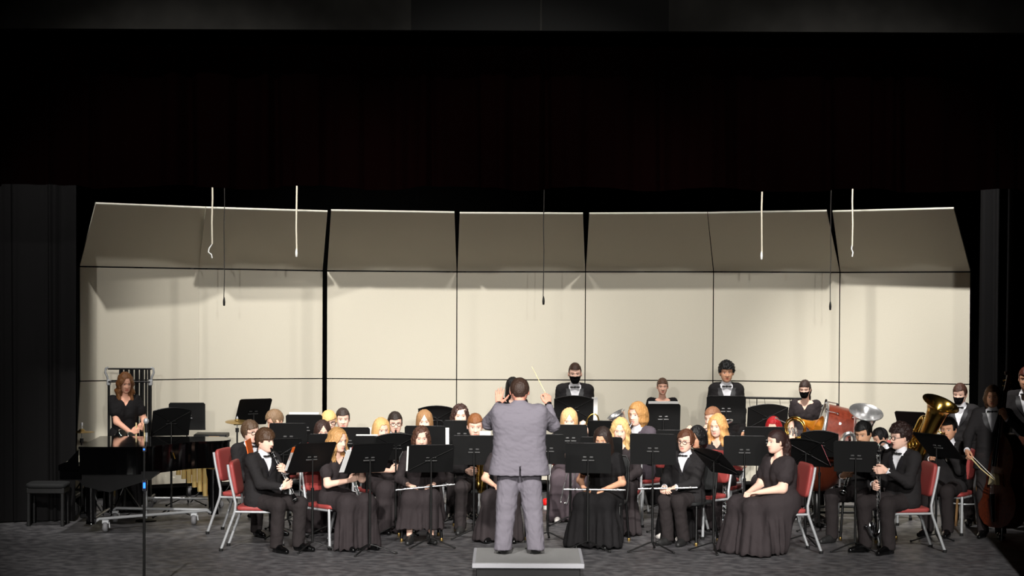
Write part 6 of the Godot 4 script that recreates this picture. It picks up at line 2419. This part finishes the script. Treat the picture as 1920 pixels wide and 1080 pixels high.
	play_clarinet(o, MOUTH + Vector3(0, -0.02, 0), d, "slim black oboe of the black haired boy at the right")
	o = seated(1688, 798, 1.85, -54, "red vinyl chair of the bass clarinet player at the right", {"label": "curly haired boy with glasses playing bass clarinet at the right end in front", "hair": "curly", "haircol": Color(0.16, 0.10, 0.09), "skin": fair, "glasses": true, "cell": 0.0125, "nod": 4.0, "look": -12.0, "girth": 1.05, "chair_turn": -26.0,
		"hands": [[Vector3(-0.10, 0.70, 0.34), Vector3(0.7, -0.1, 0.6), Vector3(0.4, 0, -0.9), "relaxed"], [Vector3(0.09, 0.86, 0.34), Vector3(-0.7, 0.0, 0.6), Vector3(-0.4, 0, -0.9), "relaxed"]], "feet": [Vector3(-0.14, 0, 0.44), Vector3(0.12, 0, 0.36)]})
	bass_clarinet(o.transform * Transform3D(Basis(Vector3.RIGHT, 0.02), MOUTH + Vector3(-0.02, -0.015, -0.005)), "bass clarinet with silver bell at the right end of the front row")

	# ---- second row
	o = seated(470, 790, 0.62, 44, "red vinyl chair of the boy with glasses behind the clarinet boy", {"label": "boy with glasses in a tuxedo just behind the front clarinet boy", "hair": "swept", "haircol": Color(0.34, 0.26, 0.19), "skin": fair, "glasses": true, "chair_turn": 30.0, "feet": [Vector3(-0.12, 0, 0.36), Vector3(0.12, 0, 0.40)]})
	var fo := thing("music_folder", "orange folder beside the head of the front clarinet boy", "folder", pt(467, 841, 1.15), deg_to_rad(83))
	b = MB.new()
	b.box(Vector3.ZERO, Vector3(0.23, 0.19, 0.012), 0.002, Basis(Vector3.BACK, 0.05) * Basis(Vector3.RIGHT, -0.2))
	part("cover", b, M.orange, fo)
	seated(605, 791, 0.15, 12, "red vinyl chair of the dark haired girl behind the wavy blonde", {"label": "dark haired girl peering over a stand behind the wavy blonde girl", "outfit": "dress", "hair": "long_part", "haircol": Color(0.22, 0.15, 0.13), "skin": fair, "cell": 0.018, "nod": 10.0})
	d = Vector3(0.05, -0.80, 0.60).normalized()
	o = seated(716, 787, 0.25, 30, "red vinyl chair of the girl with straight blonde hair", {"label": "girl with long straight blonde hair playing a clarinet in the second row", "outfit": "dress", "hair": "long_straight", "haircol": Color(0.88, 0.70, 0.46), "skin": fair, "look": -5.0, "cell": 0.016,
		"hands": pipe_hands(MOUTH + d * 0.45, MOUTH + d * 0.27), "feet": [Vector3(-0.12, 0, 0.40), Vector3(0.14, 0, 0.42)]})
	play_clarinet(o, MOUTH, d, "clarinet of the girl with straight blonde hair")
	o = seated(891, 778, 0.2, 4, "black chair of the saxophone boy", {"label": "boy with reddish brown hair in black holding a saxophone left of the conductor", "outfit": "black_shirt", "hair": "short", "haircol": Color(0.52, 0.33, 0.19), "skin": fair, "nod": 12.0, "cell": 0.014,
		"hands": [[Vector3(-0.10, 0.69, 0.26), Vector3(0.6, -0.1, 0.7), Vector3(0.5, 0, -0.8), "grip"], [Vector3(0.10, 0.88, 0.22), Vector3(-0.7, 0.1, 0.5), Vector3(-0.5, 0, -0.8), "grip"]], "feet": [Vector3(-0.18, 0, 0.40), Vector3(0.22, 0, 0.40)], "shoes": M.shoe_dull})
	saxophone(o.transform * Transform3D(Basis(Vector3.UP, 0.3) * Basis(Vector3.RIGHT, 0.05), MOUTH + Vector3(0, -0.06, 0.0)), "gold alto saxophone left of the conductor")
	seated(1163, 787, 0.3, -8, "red vinyl chair of the blonde girl right of the flute girl", {"label": "blonde girl behind a stand right behind the flute girl", "outfit": "dress_long", "hair": "long_wavy", "haircol": Color(0.84, 0.69, 0.46), "skin": fair, "cell": 0.016, "nod": 10.0})
	seated(1307, 800, 0.72, -46, "red vinyl chair of the girl with short black hair", {"label": "girl with chin length black hair right behind the boy with glasses and flute", "outfit": "dress_dark", "hair": "bob", "haircol": Color(0.035, 0.03, 0.035), "skin": tan, "cell": 0.016, "nod": 12.0, "look": 8.0, "shoes": M.shoe_white})
	o = seated(1345, 780, -0.25, -24, "red vinyl chair of the girl with long strawberry blonde hair", {"label": "girl with long strawberry blonde hair in the second row right of centre", "outfit": "dress", "hair": "long_wavy", "haircol": Color(0.86, 0.64, 0.40), "skin": Color(0.93, 0.78, 0.70), "cell": 0.016, "look": -6.0,
		"hands": [[Vector3(-0.10, 0.74, 0.30), Vector3(0.6, -0.1, 0.7), Vector3(0.2, -0.6, -0.6), "relaxed"], [Vector3(0.22, 0.80, 0.26), Vector3(0.3, -0.1, 0.8), Vector3(0, -1, 0), "relaxed"]]})

	# ---- third row
	seated(523, 768, -1.25, -20, "red vinyl chair of the boy looking down at the back left", {"label": "boy with fuzzy light brown hair looking down at the back left", "hair": "short", "haircol": Color(0.50, 0.40, 0.30), "look": -50.0, "nod": 28.0, "cell": 0.022})
	seated(617, 772, -0.75, 16, "red vinyl chair of the blond boy with bangs", {"label": "boy with blond bangs and glasses at the back left", "hair": "fringe", "haircol": Color(0.90, 0.73, 0.48), "skin": fair, "glasses": true, "cell": 0.022})
	seated(643, 768, -1.55, 8, "red vinyl chair of the dark haired boy beside the blond bangs", {"label": "boy with short dark hair just right of the boy with blond bangs", "hair": "short", "haircol": Color(0.20, 0.16, 0.14), "skin": fair, "cell": 0.022})
	d = Vector3(-0.1, -0.75, 0.65).normalized()
	o = seated(741, 775, -0.8, 10, "red vinyl chair of the dark haired boy with glasses left of centre", {"label": "dark haired boy with glasses right behind the straight blonde girl", "hair": "short", "haircol": Color(0.16, 0.12, 0.10), "skin": fair, "glasses": true, "cell": 0.022, "hands": pipe_hands(MOUTH + d * 0.45, MOUTH + d * 0.27)})
	play_clarinet(o, MOUTH, d, "clarinet of the dark haired boy with glasses at the back")
	seated(796, 772, -0.9, 0, "red vinyl chair of the brown blonde girl above the flute girl", {"label": "girl with dark blonde parted hair facing front above the flute girl", "outfit": "dress", "hair": "long_part", "haircol": Color(0.60, 0.45, 0.30), "skin": Color(0.93, 0.78, 0.70), "cell": 0.022})
	seated(863, 760, -1.2, 6, "red vinyl chair of the player with dark curly hair", {"label": "player with dark curly chin length hair behind the saxophone boy", "hair": "curly_mid", "haircol": Color(0.22, 0.14, 0.12), "skin": fair, "cell": 0.022, "outfit": "black_shirt"})
	o = seated(1067, 768, -0.95, 0, "red vinyl chair of the trombone girl right of the conductor", {"label": "girl with pale blonde hair and a grey skirt right of the conductor with a trombone", "outfit": "dress", "skirt": M.dress_grey, "hair": "long_part", "haircol": Color(0.85, 0.68, 0.48), "skin": Color(0.93, 0.78, 0.70), "nod": 14.0, "cell": 0.016, "shoes": M.shoe_white,
		"hands": [[Vector3(-0.06, 0.78, 0.30), Vector3(0.5, 0.2, 0.6), Vector3(0.3, -0.2, -0.9), "grip"], [Vector3(0.20, 1.08, 0.22), Vector3(-0.3, 0.6, 0.3), Vector3(-0.6, 0, -0.6), "grip"]]})
	var hi := pt(1096, 783, -0.45)
	var lo := pt(1057, 944, -0.45)
	trombone(Transform3D(frame(hi - lo, Vector3(0, 0, 1)), lo), M.brass, "brass trombone held upright right of the conductor")
	o = seated(1195, 757, -0.95, -46, "red vinyl chair of the shaggy blond euphonium boy", {"label": "boy with shaggy blond hair in a grey jacket playing a silver euphonium", "outfit": "charcoal_suit", "hair": "bob", "haircol": Color(0.72, 0.53, 0.31), "skin": fair, "cell": 0.016, "look": 6.0, "bow": false,
		"hands": [[Vector3(-0.10, 0.80, 0.30), Vector3(0.3, 0.3, 0.7), Vector3(0.6, -0.2, -0.5), "grip"], [Vector3(0.10, 0.86, 0.26), Vector3(-0.3, 0.4, 0.7), Vector3(-0.3, -0.3, -0.7), "grip"]]})
	var er := pt(1155, 777, -0.62)
	var ea := Vector3(-0.50, 0.84, 0.12).normalized()
	var eb := frame(ea, Vector3(0.2, 0.2, 1)) * Basis.from_scale(Vector3.ONE * 0.66)
	tuba(Transform3D(eb, er - ea * 0.86 * 0.66), M.silver, 0.18, "silver euphonium with its bell up left of the shaggy blond boy", "euphonium")
	var lp := thing("mouthpiece_pipe", "silver mouthpiece pipe at the lips of the shaggy blond boy", "mouthpiece", o.transform * (MOUTH + Vector3(0, -0.012, -0.005)))
	b = MB.new()
	b.tube([Vector3.ZERO, Vector3(-0.012, -0.02, 0.03), Vector3(-0.05, -0.085, 0.09), Vector3(-0.06, -0.2, 0.12)], [0.012, 0.007, 0.006, 0.006], 10)
	part("pipe", b, M.silver, lp)
	o = seated(1336, 766, -1.0, -40, "red vinyl chair of the trombone player behind the strawberry blonde girl", {"label": "reddish haired trombone player behind the strawberry blonde girl", "hair": "short", "haircol": Color(0.58, 0.40, 0.29), "skin": fair, "cell": 0.022,
		"hands": [[MOUTH + Vector3(-0.04, -0.10, 0.42), Vector3(0.5, 0.5, 0.3), Vector3(0.5, 0, -0.8), "grip"], [MOUTH + Vector3(0.09, -0.10, 0.09), Vector3(-0.5, 0.6, 0.2), Vector3(-0.5, 0, -0.6), "grip"]]})
	d = Vector3(-0.15, -0.25, 0.95).normalized()
	trombone(o.transform * Transform3D(frame(-d, Vector3(0, 1, 0)), MOUTH + Vector3(0.04, -0.01, 0.02) + d * 0.83), M.silver, "silver trombone behind the strawberry blonde girl")
	o = seated(1450, 783, -0.85, -14, "red vinyl chair of the red haired girl", {"label": "girl with bright red hair behind a stand holding a horn", "outfit": "dress", "hair": "bob", "haircol": Color(0.62, 0.07, 0.10), "skin": fair, "cell": 0.018, "nod": 12.0,
		"hands": [[Vector3(0.0, 0.98, 0.28), Vector3(0.8, 0.3, 0.4), Vector3(0.3, -0.2, -0.9), "relaxed"], [Vector3(0.24, 1.02, 0.26), Vector3(0.3, 0.6, 0.4), Vector3(-0.4, 0, -0.8), "grip"]]})
	french_horn(Transform3D(Basis(Vector3.BACK, 0.1) * Basis(Vector3.UP, -0.5), pt(1492, 803, -0.55)), "brass french horn with yellow bell right of the red haired girl")

	# ---- tubas
	o = seated(1656, 803, -0.6, -24, "red vinyl chair of the silver tuba player", {"label": "dark haired player behind the silver tuba", "hair": "short", "haircol": Color(0.06, 0.05, 0.06), "cell": 0.022, "look": -50.0, "nod": 24.0, "hands": [[Vector3(-0.16, 0.80, 0.28), Vector3(0.3, 0.3, 0.7), Vector3(0.6, -0.2, -0.5), "grip"], [Vector3(0.02, 0.86, 0.28), Vector3(-0.3, 0.4, 0.7), Vector3(-0.3, -0.3, -0.7), "grip"]]})
	var rim := pt(1625, 773, -0.35)
	var ax := Vector3(0.12, 0.88, 0.42).normalized()
	tuba(Transform3D(frame(ax, Vector3(0.3, 0, 1)), rim - ax * 0.86), M.silver, 0.195, "silver tuba with its bell up beside the bass drum")
	o = seated(1778, 785, 0.30, -30, "red vinyl chair of the gold tuba player", {"label": "black haired player hidden behind the gold tuba", "hair": "short", "haircol": Color(0.03, 0.025, 0.025), "skin": tan, "cell": 0.018, "hands": [[Vector3(-0.12, 0.86, 0.30), Vector3(0.3, 0.3, 0.7), Vector3(0.6, -0.2, -0.5), "grip"], [Vector3(0.06, 0.95, 0.24), Vector3(-0.3, 0.4, 0.7), Vector3(-0.3, -0.3, -0.7), "grip"]]})
	rim = pt(1765, 757, 0.62)
	ax = Vector3(0.30, 0.88, 0.34).normalized()
	tuba(Transform3D(frame(ax, Vector3(-1, 0, 0.35)), rim - ax * 0.86), M.brass, 0.21, "gold tuba tipped to the right before the masked boy")

	# ---- standing at the back and the sides
	o = standing(233, 700, -1.35, 24, {"label": "girl with long wavy auburn hair standing with mallets at the chimes", "outfit": "dress_dark", "hair": "long_wavy", "haircol": Color(0.45, 0.29, 0.16), "skin": Color(0.90, 0.68, 0.58), "nod": 12.0, "cell": 0.0135,
		"hands": [[Vector3(0.02, 1.02, 0.27), Vector3(0.6, 0.3, 0.5), Vector3(0.3, -0.2, -0.9), "grip"], [Vector3(0.17, 1.05, 0.24), Vector3(-0.2, 0.4, 0.8), Vector3(-0.6, 0, -0.5), "grip"]]})
	for k in 2:
		var hp: Vector3 = [Vector3(0.075, 1.04, 0.31), Vector3(0.185, 1.07, 0.30)][k]
		var ml := thing("chime_mallet", "yellow handled mallet in the chimes girl's %s hand" % ["right", "left"][k], "mallet", o.transform * hp, 0.0, "mallets of the chimes girl")
		b = MB.new()
		b.tube([Vector3(0, -0.10, 0), Vector3(0, 0.10, 0)], 0.009, 8)
		part("handle", b, M.cream_wood, ml)
		b = MB.new()
		b.lathe([Vector2(0, -0.155), Vector2(0.022, -0.15), Vector2(0.024, -0.11), Vector2(0.02, -0.095), Vector2(0, -0.095)], Transform3D(), 14)
		part("mallet_head", b, M.steel, ml)
	standing(961, 709, -2.3, 8, {"label": "dark haired player standing almost hidden behind the conductor's head", "outfit": "dress_dark", "hair": "long_straight", "haircol": Color(0.05, 0.035, 0.035), "skin": fair, "cell": 0.022})
	standing(1078, 682, -2.4, 0, {"label": "man in a tuxedo and black mask standing behind the conductor", "hair": "fade", "haircol": Color(0.24, 0.16, 0.12), "mask": true, "skin": fair, "cell": 0.014, "nod": 8.0})
	standing(1242, 708, -2.4, 0, {"label": "girl with pulled back hair standing behind a tall stand", "outfit": "dress_dark", "head": 0.95, "hair": "pulled_back", "haircol": Color(0.34, 0.24, 0.18), "skin": Color(0.90, 0.70, 0.61), "cell": 0.014})
	standing(1362, 680, -2.4, 0, {"slim": 0.88, "label": "boy with black curly hair in a tuxedo standing at the back", "hair": "curly", "haircol": Color(0.03, 0.028, 0.03), "skin": tan, "cell": 0.014, "nod": 4.0})
	standing(1511, 712, -2.2, -18, {"label": "girl with a black mask and V neck top standing beside the bass drum", "outfit": "dress", "hair": "ponytail", "haircol": Color(0.20, 0.14, 0.12), "mask": true, "skin": fair, "cell": 0.014, "nod": 14.0})
	standing(1803, 720, -0.45, -28, {"label": "boy in a tuxedo and black mask standing behind the gold tuba", "hair": "short", "haircol": Color(0.26, 0.16, 0.12), "mask": true, "skin": fair, "cell": 0.014, "nod": 12.0})
	o = standing(1862, 724, 0.75, -14, {"label": "long haired player in a tuxedo standing behind the double bass", "hair": "bob", "haircol": Color(0.30, 0.20, 0.13), "skin": tan, "cell": 0.014, "nod": 6.0,
		"hands": [[Vector3(-0.27, 1.02, 0.32), Vector3(0.1, -0.6, 0.6), Vector3(0.7, 0, -0.4), "grip"], [Vector3(0.16, 1.40, 0.24), Vector3(-0.3, 0.7, 0.4), Vector3(-0.6, 0, -0.6), "grip", Vector3(1, -0.8, -0.2)]]})
	var foot := spot(1880, 1016)
	foot.y = 0.0
	var head := pt(1896, 705, 0.95)
	double_bass(Transform3D(frame(Vector3(0.07, 1, -0.12), Vector3(-0.9, 0, 0.5)), foot), "reddish double bass held by the long haired player", M.maple)
	var wr := o.transform * Vector3(-0.25, 0.98, 0.37)
	bass_bow(wr, pt(1866, 901, 1.35), "pale bass bow drawn across the double bass strings")
	o = standing(1926, 690, -0.35, -20, {"label": "player in a tuxedo cut off by the right edge with a second bass", "hair": "short", "haircol": Color(0.32, 0.14, 0.09), "skin": tan, "cell": 0.022,
		"hands": [[Vector3(-0.20, 1.0, 0.32), Vector3(0.1, -0.6, 0.6), Vector3(0.7, 0, -0.4), "grip"], [Vector3(0.14, 1.40, 0.24), Vector3(-0.3, 0.7, 0.4), Vector3(-0.6, 0, -0.6), "grip", Vector3(1, -0.8, -0.2)]]})
	double_bass(Transform3D(frame(Vector3(0.06, 1, -0.10), Vector3(-0.8, 0, 0.6)), o.transform * Vector3(0.12, 0, 0.50) * Vector3(1, 0, 1)), "dim second double bass at the right edge", M.maple)
